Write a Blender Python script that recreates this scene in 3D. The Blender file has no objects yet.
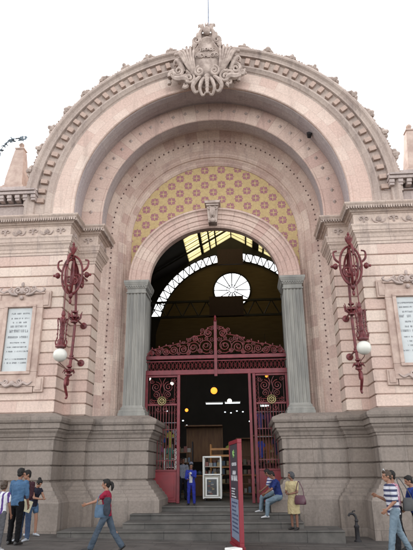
import bpy, bmesh, math, random
from mathutils import Vector, Matrix, Euler
random.seed(7)
PI = math.pi
S = bpy.context.scene
COL = S.collection
def V(*a): return Vector(a)

# ------------------------------------------------------------------ tagging / linking
def tag(o, label=None, cat=None, group=None, kind=None):
    if label: o['label'] = label
    if cat: o['category'] = cat
    if group: o['group'] = group
    if kind: o['kind'] = kind
    return o
def empty(name, loc=(0, 0, 0), rz=0.0, label=None, cat=None, group=None):
    o = bpy.data.objects.new(name, None)
    o.empty_display_size = 0.2
    COL.objects.link(o)
    o.matrix_world = Matrix.Translation(Vector(loc)) @ Matrix.Rotation(rz, 4, 'Z')
    o['ml'] = 0
    del o['ml']
    return tag(o, label, cat, group)
def copy_tree(o, parent=None):
    c = o.copy(); COL.objects.link(c)
    if parent: c.parent = parent
    for ch in [k for k in bpy.data.objects if k.parent == o]:
        copy_tree(ch, c)
    return c

class MB:
    """collects geometry, builds ONE mesh object"""
    def __init__(s):
        s.v = []; s.f = []; s.uv = {}
    def add(s, verts, faces, uvs=None):
        n = len(s.v); s.v += [tuple(p) for p in verts]
        for i, f in enumerate(faces):
            if uvs: s.uv[len(s.f)] = uvs[i]
            s.f.append([n + k for k in f])
        return s
    def box(s, x0, x1, y0, y1, z0, z1, M=None):
        p = [V(x, y, z) for x in (x0, x1) for y in (y0, y1) for z in (z0, z1)]
        if M is not None: p = [M @ q for q in p]
        return s.add(p, [(0, 1, 3, 2), (4, 6, 7, 5), (0, 4, 5, 1), (2, 3, 7, 6), (0, 2, 6, 4), (1, 5, 7, 3)])
    def rings(s, rs, cap=True, close=True):
        n = len(rs[0]); vs = [q for r in rs for q in r]; fs = []
        for i in range(len(rs) - 1):
            for j in range(n if close else n - 1):
                k = (j + 1) % n
                fs.append((i*n+j, i*n+k, (i+1)*n+k, (i+1)*n+j))
        if cap:
            fs.append(tuple(reversed(range(n)))); fs.append(tuple((len(rs)-1)*n + j for j in range(n)))
        return s.add(vs, fs)
    def tube(s, pts, r, n=8, closed=False, flat=1.0):
        pts = [Vector(p) for p in pts]; m = len(pts)
        rr = list(r) if isinstance(r, (list, tuple)) else [r]*m
        if 4 <= m <= 9 and not closed:
            np_, nr = [], []
            for i in range(m-1):
                p0, p1, p2, p3 = pts[max(i-1, 0)], pts[i], pts[i+1], pts[min(i+2, m-1)]
                for q in range(4):
                    u = q/4
                    np_.append(.5*((2*p1)+(p2-p0)*u+(2*p0-5*p1+4*p2-p3)*u*u+(3*p1-p0-3*p2+p3)*u**3)); nr.append(rr[i]*(1-u)+rr[i+1]*u)
            np_.append(pts[-1]); nr.append(rr[-1]); pts, rr, m = np_, nr, len(np_)
        rs = []; up = None
        for i in range(m):
            a = pts[max(i-1, 0)]; b = pts[min(i+1, m-1)]
            if closed: a = pts[(i-1) % m]; b = pts[(i+1) % m]
            t = (b-a).normalized() if (b-a).length > 1e-9 else V(0, 0, 1)
            if up is None:
                up = V(0, 0, 1) if abs(t.z) < .9 else V(1, 0, 0)
            u = (up - t*up.dot(t))
            if u.length < 1e-6: u = V(0, 1, 0) - t*t.y
            u.normalize(); up = u; w = t.cross(u)
            rs.append([pts[i] + u*math.cos(2*PI*k/n)*rr[i] + w*math.sin(2*PI*k/n)*rr[i]*flat for k in range(n)])
        if closed:
            rs.append(rs[0]); return s.rings(rs, cap=False)
        return s.rings(rs)
    def lathe(s, prof, c=(0, 0, 0), n=20, M=None):
        c = Vector(c); rs = []
        for r, z in prof:
            ring = [V(math.cos(2*PI*k/n)*max(r, .0005), math.sin(2*PI*k/n)*max(r, .0005), z) for k in range(n)]
            if M is not None: ring = [M @ q for q in ring]
            rs.append([q + c for q in ring])
        return s.rings(rs)
    def ball(s, c, r, n=12, M=None):
        if not isinstance(r, (tuple, list)): r = (r, r, r)
        m = n//2; rs = []
        for i in range(m+1):
            th = -PI/2 + PI*i/m; cr = max(math.cos(th), .01)
            ring = [V(r[0]*cr*math.cos(2*PI*k/n), r[1]*cr*math.sin(2*PI*k/n), r[2]*math.sin(th)) for k in range(n)]
            if M is not None: ring = [M @ q for q in ring]
            rs.append([q + Vector(c) for q in ring])
        return s.rings(rs)
    def prism(s, poly, a0, a1, plane='xz'):
        """poly 2-D; extruded along the third axis from a0 to a1"""
        n = len(poly)
        def P(p, a): return (p[0], a, p[1]) if plane == 'xz' else ((p[0], p[1], a) if plane == 'xy' else (a, p[0], p[1]))
        vs = [P(p, a0) for p in poly] + [P(p, a1) for p in poly]
        fs = [tuple(range(n)), tuple(reversed(range(n, 2*n)))] + [(i, i+n, (i+1) % n+n, (i+1) % n) for i in range(n)]
        return s.add(vs, fs)
    def mesh(s, name):
        me = bpy.data.meshes.new(name); me.from_pydata(s.v, [], s.f); 
        if s.uv:
            uvl = me.uv_layers.new(name='UVMap')
            for i, p in enumerate(me.polygons):
                u = s.uv.get(i)
                if u:
                    for k, li in enumerate(p.loop_indices): uvl.data[li].uv = u[k]
        else:
            pass
        bm = bmesh.new(); bm.from_mesh(me); bmesh.ops.recalc_face_normals(bm, faces=bm.faces); bm.to_mesh(me); bm.free()
        return me
    def build(s, name, mat, parent=None, smooth=False, bevel=0, local=False):
        me = s.mesh(name)
        if bevel:
            bm = bmesh.new(); bm.from_mesh(me)
            es = [e for e in bm.edges if len(e.link_faces) == 2 and e.calc_face_angle(0) > .6]
            bmesh.ops.bevel(bm, geom=es, offset=bevel, segments=2, affect='EDGES', profile=.5, clamp_overlap=True)
            bm.to_mesh(me); bm.free()
        me.materials.append(mat)
        if smooth:
            for p in me.polygons: p.use_smooth = True
            try: me.set_sharp_from_angle(angle=math.radians(40))
            except Exception: pass
        o = bpy.data.objects.new(name, me); COL.objects.link(o)
        if parent:
            o.parent = parent
            if not local: o.matrix_parent_inverse = world_of(parent).inverted()
        return o
def world_of(o):
    m = o.matrix_basis.copy()
    if o.parent: m = world_of(o.parent) @ o.matrix_parent_inverse @ m
    return m
def spiral(c, r, turns=1.6, a0=0, hand=1, n=26, r1=.12, plane='xz'):
    pts = []
    for i in range(n+1):
        t = i/n; a = a0 + hand*turns*2*PI*t; q = r*(1 - t*(1-r1))
        u, w = q*math.cos(a), q*math.sin(a)
        pts.append((c[0]+u, c[1], c[2]+w) if plane == 'xz' else (c[0], c[1]+u, c[2]+w))
    return pts

# ------------------------------------------------------------------ materials
def nt(name):
    m = bpy.data.materials.new(name); m.use_nodes = True
    n = m.node_tree; b = n.nodes['Principled BSDF']
    return m, n, b
def N(t, typ, **kw):
    n = t.nodes.new(typ)
    for k, v in kw.items():
        if k in n.inputs: n.inputs[k].default_value = v
        else: setattr(n, k, v)
    return n
def mixc(t, fac, a, b, mode='MIX'):
    m = t.nodes.new('ShaderNodeMix'); m.data_type = 'RGBA'; m.blend_type = mode
    for sock, val in ((m.inputs[0], fac), (m.inputs[6], a), (m.inputs[7], b)):
        if isinstance(val, bpy.types.NodeSocket): t.links.new(val, sock)
        elif isinstance(val, (int, float)): sock.default_value = val
        else: sock.default_value = (*val[:3], 1)
    return m.outputs[2]
def ramp(t, src, p0, p1, c0=(0, 0, 0), c1=(1, 1, 1)):
    r = t.nodes.new('ShaderNodeValToRGB'); r.color_ramp.elements[0].position = p0; r.color_ramp.elements[1].position = p1
    r.color_ramp.elements[0].color = (*c0, 1); r.color_ramp.elements[1].color = (*c1, 1)
    t.links.new(src, r.inputs[0]); return r.outputs[0]
def coords(t, mode):
    tc = t.nodes.new('ShaderNodeTexCoord')
    if mode == 'uv': return tc.outputs['UV'], tc.outputs['Object']
    sp = t.nodes.new('ShaderNodeSeparateXYZ'); t.links.new(tc.outputs['Object'], sp.inputs[0])
    a = N(t, 'ShaderNodeMath', operation='ADD'); t.links.new(sp.outputs[0], a.inputs[0]); t.links.new(sp.outputs[1], a.inputs[1])
    cb = t.nodes.new('ShaderNodeCombineXYZ'); t.links.new(a.outputs[0], cb.inputs[0]); t.links.new(sp.outputs[2], cb.inputs[1])
    return cb.outputs[0], tc.outputs['Object']
def stone(name, c1, c2, c3, bw=1.1, bh=.4, mode='uv', mortar=.008, rough=.85, dirt=.5, dirtc=(.10, .09, .085), bump=.25, off=(0, 0), tint=.5, offset=.5):
    m, t, b = nt(name)
    uv, ob = coords(t, mode)
    mp = N(t, 'ShaderNodeMapping'); mp.inputs['Location'].default_value = (off[0], off[1], 0); t.links.new(uv, mp.inputs[0])
    br = N(t, 'ShaderNodeTexBrick', offset=offset); br.inputs['Scale'].default_value = 1
    br.inputs['Color1'].default_value = (*c1, 1); br.inputs['Color2'].default_value = (*c2, 1)
    br.inputs['Mortar'].default_value = (*[x*.78 for x in c3], 1)
    br.inputs['Mortar Size'].default_value = mortar; br.inputs['Brick Width'].default_value = bw; br.inputs['Row Height'].default_value = bh
    br.inputs['Mortar Smooth'].default_value = .2
    t.links.new(mp.outputs[0], br.inputs['Vector'])
    n1 = N(t, 'ShaderNodeTexNoise', Scale=1.1, Detail=6.0, Roughness=.65); t.links.new(ob, n1.inputs['Vector'])
    col = mixc(t, ramp(t, n1.outputs[0], .38, .68), br.outputs[0], c3)
    # keep part of the brick colour
    col = mixc(t, tint, col, br.outputs[0])
    n2 = N(t, 'ShaderNodeTexNoise', Scale=14.0, Detail=5.0, Roughness=.7); t.links.new(ob, n2.inputs['Vector'])
    col = mixc(t, .55, col, ramp(t, n2.outputs[0], .25, .75, (.58, .57, .56), (1.25, 1.25, 1.25)), 'MULTIPLY')
    # streaky rain stains
    ms = N(t, 'ShaderNodeMapping'); ms.inputs['Scale'].default_value = (2.6, 2.6, .28); t.links.new(ob, ms.inputs[0])
    n3 = N(t, 'ShaderNodeTexNoise', Scale=1.0, Detail=7.0, Roughness=.7); t.links.new(ms.outputs[0], n3.inputs['Vector'])
    sf = ramp(t, n3.outputs[0], .52, .78)
    mm = N(t, 'ShaderNodeMath', operation='MULTIPLY'); t.links.new(sf, mm.inputs[0]); mm.inputs[1].default_value = dirt
    col = mixc(t, mm.outputs[0], col, dirtc)
    t.links.new(col, b.inputs['Base Color']); b.inputs['Roughness'].default_value = rough
    b.inputs['Specular IOR Level'].default_value = .25
    bp = N(t, 'ShaderNodeBump', Strength=bump, Distance=.02)
    ad = N(t, 'ShaderNodeMath', operation='ADD'); t.links.new(n2.outputs[0], ad.inputs[0]); t.links.new(n1.outputs[0], ad.inputs[1])
    sb = N(t, 'ShaderNodeMath', operation='SUBTRACT'); t.links.new(ad.outputs[0], sb.inputs[0]); t.links.new(br.outputs['Fac'], sb.inputs[1])
    t.links.new(sb.outputs[0], bp.inputs['Height']); t.links.new(bp.outputs[0], b.inputs['Normal'])
    return m
def plain(name, c, rough=.6, metal=0, var=.25, scale=8, bump=.1, c2=None, spec=.4, emit=None, es=0, mapscale=None):
    m, t, b = nt(name)
    tc = t.nodes.new('ShaderNodeTexCoord'); src = tc.outputs['Object']
    if mapscale:
        mp = N(t, 'ShaderNodeMapping'); mp.inputs['Scale'].default_value = mapscale; t.links.new(src, mp.inputs[0]); src = mp.outputs[0]
    n1 = N(t, 'ShaderNodeTexNoise', Scale=float(scale), Detail=5.0, Roughness=.6); t.links.new(src, n1.inputs['Vector'])
    c2 = c2 or tuple(x*(1-var) for x in c)
    col = mixc(t, ramp(t, n1.outputs[0], .35, .65), c, c2)
    t.links.new(col, b.inputs['Base Color']); b.inputs['Roughness'].default_value = rough; b.inputs['Metallic'].default_value = metal
    b.inputs['Specular IOR Level'].default_value = spec
    if bump:
        bp = N(t, 'ShaderNodeBump', Strength=bump, Distance=.02); t.links.new(n1.outputs[0], bp.inputs['Height']); t.links.new(bp.outputs[0], b.inputs['Normal'])
    if emit:
        b.inputs['Emission Color'].default_value = (*emit, 1); b.inputs['Emission Strength'].default_value = es
    return m
PINK = (.54, .385, .325); CREAM = (.67, .56, .47); ROSE = (.47, .30, .27)
M = {}
M['rust'] = stone('pink_ashlar', PINK, CREAM, (.56, .43, .385), bw=1.25, bh=.396, off=(.3, -3.45), mortar=.006, tint=.6, dirt=.65, dirtc=(.27, .205, .175))
M['mould'] = stone('moulded_stone', (.52, .405, .34), (.58, .48, .405), (.42, .335, .29), bw=1.4, bh=9, mortar=.006, tint=.5, dirt=.8, dirtc=(.20, .16, .15))
M['hood'] = stone('weathered_hood_stone', (.42, .335, .29), (.52, .43, .37), (.37, .30, .265), bw=.9, bh=9, mortar=.005, tint=.5, dirt=.85, dirtc=(.15, .12, .11))
M['arch'] = stone('arch_voussoirs', (.56, .40, .34), (.68, .56, .48), (.52, .385, .32), bw=.62, bh=.42, offset=.5, mortar=.004, tint=.45, dirt=.7, dirtc=(.31, .24, .205))
M['arch2'] = stone('inner_arch_voussoirs', (.50, .34, .29), (.62, .49, .41), (.48, .34, .29), bw=.5, bh=9, mortar=.008, tint=.6, dirt=.6, dirtc=(.26, .19, .165))
M['soffit'] = stone('shade_grey_soffit_stone', (.40, .34, .335), (.46, .40, .38), (.36, .30, .30), bw=.8, bh=9, mortar=.004, tint=.5, dirt=.4)  # shade of the down-facing soffits put into the colour, greyer than the arch
M['reveal'] = stone('striped_reveal', (.46, .32, .27), (.64, .51, .43), (.52, .39, .33), bw=.45, bh=.40, mortar=.005, tint=.5, dirt=.6, dirtc=(.25, .18, .17))
M['base'] = stone('grey_brown_ashlar', (.195, .16, .135), (.27, .23, .20), (.16, .135, .115), bw=1.3, bh=9, mortar=.006, tint=.55, dirt=.75, dirtc=(.045, .04, .038))
M['attic'] = stone('attic_stone', (.40, .33, .30), (.47, .39, .36), (.36, .30, .28), bw=1.2, bh=.5, mode='xz', mortar=.006, dirt=.6, dirtc=(.14, .12, .12))
M['carve'] = plain('carved_stone', (.50, .41, .355), .9, var=.35, scale=4, bump=.6, c2=(.27, .21, .18))
M['carve2'] = plain('frieze_carving_stone', (.46, .37, .33), .9, var=.3, scale=4, bump=.4)
M['grey'] = plain('green_grey_stone', (.29, .28, .25), .85, scale=1.4, bump=.3, c2=(.20, .195, .18), mapscale=(3, 3, .5))
M['frame'] = plain('pink_frame_stone', (.53, .41, .345), .85, scale=3, bump=.4, c2=(.38, .275, .23))
M['marble'] = plain('white_marble', (.50, .525, .52), .35, var=.12, scale=2, bump=.03)
M['ink'] = plain('engraved_ink', (.24, .25, .26), .8, bump=0)
M['bead'] = plain('dark_bead_stone', (.16, .10, .09), .8, bump=0)
M['redm'] = plain('oxide_red_iron', (.17, .03, .033), .42, metal=0, var=.55, scale=6, bump=.15)
M['redg'] = plain('dark_red_painted_iron', (.17, .018, .026), .45, var=.35, scale=5, bump=.12)
M['redpanel'] = plain('red_painted_sheet', (.20, .013, .02), .4, var=.25, scale=2.2, bump=.05)
M['gold'] = plain('gilt_metal', (.36, .29, .14), .4, metal=.6, var=.4, scale=12)
M['darkiron'] = plain('dark_iron', (.02, .018, .02), .6)
M['black'] = plain('soot_black', (.012, .011, .011), .9, bump=0)
M['wallbrown'] = plain('brown_boarding', (.13, .09, .045), .85, scale=3, c2=(.09, .06, .03), mapscale=(.3, 1, 6), bump=.3)
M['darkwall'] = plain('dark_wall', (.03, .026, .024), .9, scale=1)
M['maroonboard'] = plain('maroon_board', (.035, .012, .015), .6)
M['white'] = plain('white_paint', (.72, .72, .68), .4, var=.12, scale=4)
M['glassdark'] = plain('glossy_dark_glass', (.03, .035, .04), .08, bump=0, spec=.8)
M['wood'] = plain('orange_wood', (.42, .20, .06), .55, scale=3, mapscale=(1, 1, 8), c2=(.3, .13, .04))
M['brownwood'] = plain('brown_wood', (.15, .075, .03), .65, scale=2, mapscale=(6, 1, 1), c2=(.1, .045, .02))
M['floor'] = plain('hall_floor', (.07, .065, .06), .6, scale=2)
M['pipe'] = plain('galvanised_pole', (.33, .36, .42), .4, metal=.3)
M['leaf'] = plain('blue_grey_leaf', (.15, .19, .22), .6)

def emis(name, c, s):
    m, t, b = nt(name); b.inputs['Base Color'].default_value = (*c, 1)
    b.inputs['Emission Color'].default_value = (*c, 1); b.inputs['Emission Strength'].default_value = s; return m
M['lamp_white'] = emis('lit_white_lamp', (1, .93, .75), .8)
M['lamp_cool'] = emis('lit_tube', (.85, .95, 1), .5)
M['lamp_warm'] = emis('lit_warm_lamp', (1, .27, .03), .5)
# milky globe
m, t, b = nt('milky_glass'); b.inputs['Base Color'].default_value = (.60, .59, .53, 1); b.inputs['Roughness'].default_value = .3
b.inputs['Subsurface Weight'].default_value = .3; b.inputs['Subsurface Radius'].default_value = (.1, .1, .1); M['globe'] = m
# yellow translucent roof sheets
m, t, b = nt('yellow_translucent_sheet')
tc = t.nodes.new('ShaderNodeTexCoord'); mp = N(t, 'ShaderNodeMapping'); mp.inputs['Scale'].default_value = (.0, 4.0, .0); t.links.new(tc.outputs['Object'], mp.inputs[0])
nz = N(t, 'ShaderNodeTexNoise', Scale=1.0, Detail=3.0); t.links.new(mp.outputs[0], nz.inputs['Vector'])
c = mixc(t, ramp(t, nz.outputs[0], .42, .56), (.05, .04, .015), (.50, .42, .20))
tr = N(t, 'ShaderNodeBsdfTranslucent'); t.links.new(c, tr.inputs[0]); t.links.new(tr.outputs[0], t.nodes['Material Output'].inputs[0]); M['skylight'] = m

# tympanum pattern: ochre field with staggered pink four-petal motifs
m, t, b = nt('patterned_tympanum')
tc = t.nodes.new('ShaderNodeTexCoord'); sp = t.nodes.new('ShaderNodeSeparateXYZ'); t.links.new(tc.outputs['Object'], sp.inputs[0])
def mth(op, a, b_=None, c_=None):
    n = N(t, 'ShaderNodeMath', operation=op)
    for i, x in enumerate((a, b_, c_)):
        if x is None: continue
        if isinstance(x, (int, float)): n.inputs[i].default_value = x
        else: t.links.new(x, n.inputs[i])
    return n.outputs[0]
PX, PZ = .72, .72
def motif(ox, oz):
    u = mth('MULTIPLY', mth('SUBTRACT', mth('FRACT', mth('ADD', mth('DIVIDE', sp.outputs[0], PX), ox+10)), .5), PX)
    w = mth('MULTIPLY', mth('SUBTRACT', mth('FRACT', mth('ADD', mth('DIVIDE', sp.outputs[2], PZ), oz)), .5), PZ)
    au, aw = mth('ABSOLUTE', u), mth('ABSOLUTE', w)
    du = mth('SUBTRACT', au, .084); dw = mth('SUBTRACT', aw, .084)
    r = mth('ADD', mth('POWER', mth('ABSOLUTE', du), 3.0), mth('POWER', mth('ABSOLUTE', dw), 3.0))
    pet = mth('LESS_THAN', r, .068**3)
    c1 = mth('ADD', mth('POWER', au, 2.0), mth('POWER', mth('SUBTRACT', aw, .155), 2.0))
    c2 = mth('ADD', mth('POWER', mth('SUBTRACT', au, .155), 2.0), mth('POWER', aw, 2.0))
    dots = mth('LESS_THAN', mth('MINIMUM', c1, c2), .032**2)
    return mth('MAXIMUM', pet, dots)
mask = mth('MAXIMUM', motif(.0, .1), motif(.5, .6))
nz = N(t, 'ShaderNodeTexNoise', Scale=9.0, Detail=5.0, Roughness=.7); t.links.new(tc.outputs['Object'], nz.inputs['Vector'])
yl = mixc(t, ramp(t, nz.outputs[0], .3, .7), (.52, .39, .19), (.38, .27, .13))
pk = mixc(t, ramp(t, nz.outputs[0], .3, .7), (.24, .095, .115), (.36, .17, .18))
cc = mixc(t, mask, yl, pk); t.links.new(cc, b.inputs['Base Color']); b.inputs['Roughness'].default_value = .8
bp = N(t, 'ShaderNodeBump', Strength=.6, Distance=.02); t.links.new(mth('ADD', mask, mth('MULTIPLY', nz.outputs[0], .3)), bp.inputs['Height']); t.links.new(bp.outputs[0], b.inputs['Normal'])
M['tymp'] = m
# paving
def paving(name, c1, c2, bw, bh, rough=.75):
    m, t, b = nt(name)
    tc = t.nodes.new('ShaderNodeTexCoord')
    br = N(t, 'ShaderNodeTexBrick'); br.inputs['Scale'].default_value = 1; br.inputs['Brick Width'].default_value = bw; br.inputs['Row Height'].default_value = bh
    br.inputs['Color1'].default_value = (*c1, 1); br.inputs['Color2'].default_value = (*c2, 1); br.inputs['Mortar'].default_value = (.03, .028, .027, 1); br.inputs['Mortar Size'].default_value = .008
    t.links.new(tc.outputs['Object'], br.inputs['Vector'])
    nz = N(t, 'ShaderNodeTexNoise', Scale=1.6, Detail=8.0, Roughness=.7); t.links.new(tc.outputs['Object'], nz.inputs['Vector'])
    col = mixc(t, .8, br.outputs[0], ramp(t, nz.outputs[0], .3, .75, (.40, .40, .40), (1.55, 1.52, 1.48)), 'MULTIPLY')
    t.links.new(col, b.inputs['Base Color']); b.inputs['Roughness'].default_value = rough
    bp = N(t, 'ShaderNodeBump', Strength=.35, Distance=.02); t.links.new(mth2(t, nz.outputs[0], br.outputs['Fac']), bp.inputs['Height']); t.links.new(bp.outputs[0], b.inputs['Normal'])
    return m
def mth2(t, a, b_):
    n = N(t, 'ShaderNodeMath', operation='SUBTRACT'); t.links.new(a, n.inputs[0]); t.links.new(b_, n.inputs[1]); return n.outputs[0]
M['pave'] = paving('dark_paving_stone', (.062, .054, .049), (.08, .072, .066), .9, .45)
M['step'] = paving('worn_step_stone', (.062, .058, .053), (.095, .088, .08), 1.3, .6)
M['curb'] = paving('pale_kerb_stone', (.095, .09, .085), (.12, .11, .10), 1.0, .6)

def cloth(name, c, c2=None, rough=.85, scale=14, bump=.5):
    dk = lambda q: tuple(x*.62 for x in q) if q else None
    return plain(name, dk(c), rough, var=.3, scale=scale, bump=bump, c2=dk(c2), spec=.15)
def striped(name, ca, cb, period, duty=.5, axis=2, phase=0):
    m, t, b = nt(name)
    tc = t.nodes.new('ShaderNodeTexCoord'); sp = t.nodes.new('ShaderNodeSeparateXYZ'); t.links.new(tc.outputs['Object'], sp.inputs[0])
    d = N(t, 'ShaderNodeMath', operation='MULTIPLY_ADD'); t.links.new(sp.outputs[axis], d.inputs[0]); d.inputs[1].default_value = 1/period; d.inputs[2].default_value = phase+20
    f = N(t, 'ShaderNodeMath', operation='FRACT'); t.links.new(d.outputs[0], f.inputs[0])
    l = N(t, 'ShaderNodeMath', operation='LESS_THAN'); t.links.new(f.outputs[0], l.inputs[0]); l.inputs[1].default_value = duty
    ca = tuple(x*.7 for x in ca); cb = tuple(x*.6 for x in cb)
    t.links.new(mixc(t, l.outputs[0], ca, cb), b.inputs['Base Color']); b.inputs['Roughness'].default_value = .85
    return m

# ------------------------------------------------------------------ sweeps
def mould_sweep(mb, plan, prof, mirror=False, zu=True):
    """profile (outset d, height z) swept along a plan polyline with mitred corners; right-hand side, mirrored for the left"""
    n = len(plan); P = [Vector((*p, 0)) for p in plan]; off = []
    for i in range(n):
        ns = []
        if i > 0:
            d = (P[i]-P[i-1]).normalized(); ns.append(V(-d.y, d.x, 0))
        if i < n-1:
            d = (P[i+1]-P[i]).normalized(); ns.append(V(-d.y, d.x, 0))
        off.append(ns[0] if len(ns) == 1 else (ns[0]+ns[1])/(1+ns[0].dot(ns[1])))
    L = [0]
    for i in range(1, n): L.append(L[-1]+(P[i]-P[i-1]).length)
    m = len(prof); vs = []; fs = []; uvs = []
    sx = -1 if mirror else 1
    for i in range(n):
        for d, z in prof:
            q = P[i]+off[i]*d; vs.append((q.x*sx, q.y, z))
    for i in range(n-1):
        for j in range(m-1):
            fs.append((i*m+j, i*m+j+1, (i+1)*m+j+1, (i+1)*m+j))
            uvs.append([(L[i], prof[j][1]), (L[i], prof[j+1][1]), (L[i+1], prof[j+1][1]), (L[i+1], prof[j][1])])
    mb.add(vs, fs, uvs); return mb
def ring_sweep(mb, prof, zbase, nseg=96, a0=0, a1=180, legs=True):
    """profile of (R, Y, zc, squash) swept over an arch with straight legs down to zbase"""
    m = len(prof); rows = []; us = []
    path = []
    if legs: path.append(('leg', 0))
    for i in range(nseg+1): path.append(('arc', math.radians(a0+(a1-a0)*i/nseg)))
    if legs: path.append(('leg', PI))
    u = 0; R0 = prof[len(prof)//2][0]; prev = None
    for kind, a in path:
        row = []
        for R, Y, zc, sq in prof:
            if kind == 'leg': row.append(V(R*math.cos(a), Y, zbase))
            else: row.append(V(R*math.cos(a), Y, zc+(R-sq)*math.sin(a)))
        if prev is not None: u += (row[m//2]-prev[m//2]).length
        us.append(u); rows.append(row); prev = row
    vv = [0]
    for j in range(1, m): vv.append(vv[-1]+math.hypot(prof[j][0]-prof[j-1][0], prof[j][1]-prof[j-1][1]))
    vs = [p for r in rows for p in r]; fs = []; uvs = []
    for i in range(len(rows)-1):
        for j in range(m-1):
            fs.append((i*m+j, (i+1)*m+j, (i+1)*m+j+1, i*m+j+1)); uvs.append([(us[i], vv[j]), (us[i+1], vv[j]), (us[i+1], vv[j+1]), (us[i], vv[j+1])])
    mb.add(vs, fs, uvs); return mb

# ================================================================== THE BUILDING
ZC = 10.94
B = empty('market_building', (0, 3.0, 0), label='tall pink stone market hall front with a great round arch, patterned tympanum and carved crest', cat='building')
SH = [(8.3, 2.2), (8.3, 0), (5.17, 0), (5.17, 1.0), (4.42, 1.0), (4.42, 2.0)]
BS = [(8.3, 2.2), (8.3, 0), (5.17, 0), (5.17, 1.0), (4.42, 1.0), (4.42, 1.3), (2.36, 1.3), (2.36, 4.2)]
EN = [(8.3, 2.2), (8.3, 0), (5.17, 0), (5.17, 1.0), (4.42, 1.0), (4.42, 2.45)]
# rusticated shaft profile
rp = [(-.3, 3.42), (0, 3.42)]
for k in range(14):
    z0 = 3.45+.396*k; z1 = z0+.396
    rp += [(-.055, z0-.022 if k else z0), (-.055, z0+.018), (-.012, z0+.024), (0, z0+.038), (0, z1-.036)]
    if k < 13: rp += [(-.012, z1-.024)]
rp = [p for i, p in enumerate(rp)]
rp += [(0, 9.02), (-.3, 9.02)]
bp_ = [(-.5, -.7), (.6, -.7), (.6, .76), (.57, .80), (.55, .86), (.50, .875), (.47, .95), (.40, .99), (.37, 1.07), (.29, 1.10), (.26, 1.18), (.19, 1.22), (.15, 1.32), (.10, 1.345), (.07, 1.355), (.07, 1.385), (.12, 1.40), (.13, 1.42),
       (.13, 1.78), (.12, 1.80), (.06, 1.81), (.06, 1.84), (.12, 1.85), (.13, 1.87), (.13, 2.22), (.12, 2.24), (.06, 2.25), (.06, 2.285), (.12, 2.29), (.13, 2.31),
       (.13, 2.60), (.16, 2.62), (.16, 2.68), (.20, 2.70), (.23, 2.80), (.29, 2.87), (.30, 2.93), (.35, 2.95), (.35, 3.10), (.40, 3.13), (.43, 3.20), (.43, 3.28), (.38, 3.31), (.22, 3.38), (.08, 3.44), (-.3, 3.44)]
ep0 = [(-.3, 9.0), (.03, 9.0), (.03, 9.10), (.06, 9.11), (.06, 9.22), (.09, 9.25), (.13, 9.36), (.20, 9.42), (.20, 9.47), (.23, 9.48), (.25, 9.60), (.29, 9.66), (.29, 9.70), (.15, 9.715),
      (.12, 9.73), (.12, 10.10), (.16, 10.12), (.19, 10.15), (.26, 10.17), (.30, 10.20), (.30, 10.22), (.36, 10.225), (.36, 10.31), (.43, 10.315), (.46, 10.36), (.52, 10.41), (.54, 10.44), (.54, 10.47), (.35, 10.52), (-.3, 10.56)]
ep = [(d*.74 if d > 0 else d, z) for d, z in ep0]
def offset_line(plan, d):
    n = len(plan); P = [Vector((*p, 0)) for p in plan]; out = []
    for i in range(n):
        ns = []
        if i > 0: q = (P[i]-P[i-1]).normalized(); ns.append(V(-q.y, q.x, 0))
        if i < n-1: q = (P[i+1]-P[i]).normalized(); ns.append(V(-q.y, q.x, 0))
        o = ns[0] if len(ns) == 1 else (ns[0]+ns[1])/(1+ns[0].dot(ns[1]))
        out.append(P[i]+o*d)
    return out
def along(plan, d, step, margin=.05):
    """evenly spaced (point, tangent, normal) on the offset plan"""
    Q = offset_line(plan, d); res = []
    for a, b_ in zip(Q[:-1], Q[1:]):
        L = (b_-a).length; k = max(1, int((L-2*margin)/step)); t = (b_-a).normalized(); nn = V(-t.y, t.x, 0)
        for i in range(k): res.append((a+t*(margin+(L-2*margin)*(i+.5)/k), t, nn, (L-2*margin)/k))
    return res
def frieze_bits(mb, p, t, nn, w, k, mx, h=.34, zc=9.915):
    """one acanthus / palmette motif in low relief"""
    def W(u, o, z): q = p+t*u+nn*o; return V(q.x*mx, q.y, z)
    if k % 2 == 0:
        for a in range(-3, 4):
            an = a*.42; L = .13-.012*abs(a)
            mb.tube([W(0, .01, zc-.08), W(math.sin(an)*L*.6, .045, zc-.08+math.cos(an)*L*.7), W(math.sin(an)*L*1.15, .02, zc-.08+math.cos(an)*L*1.4)], [.018, .026, .010], n=5)
        for s in (-1, 1):
            mb.tube([W(s*.03, .02, zc-.1), W(s*.12, .03, zc-.13), W(s*.2, .03, zc-.06), W(s*.24, .03, zc+.03)], [.02, .024, .02, .012], n=5)
    else:
        for s in (-1, 1):
            pts = []
            for i in range(12):
                an = i*.55; r = .085*(1-i/15)
                pts.append(W(s*(.10+r*math.cos(an+PI)), .028, zc+r*math.sin(an)*.95+.01))
            mb.tube(pts, .017, n=5)
            mb.tube([W(s*.02, .02, zc-.12), W(s*.0, .03, zc), W(s*.05, .02, zc+.13)], [.014, .02, .01], n=5)
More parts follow.
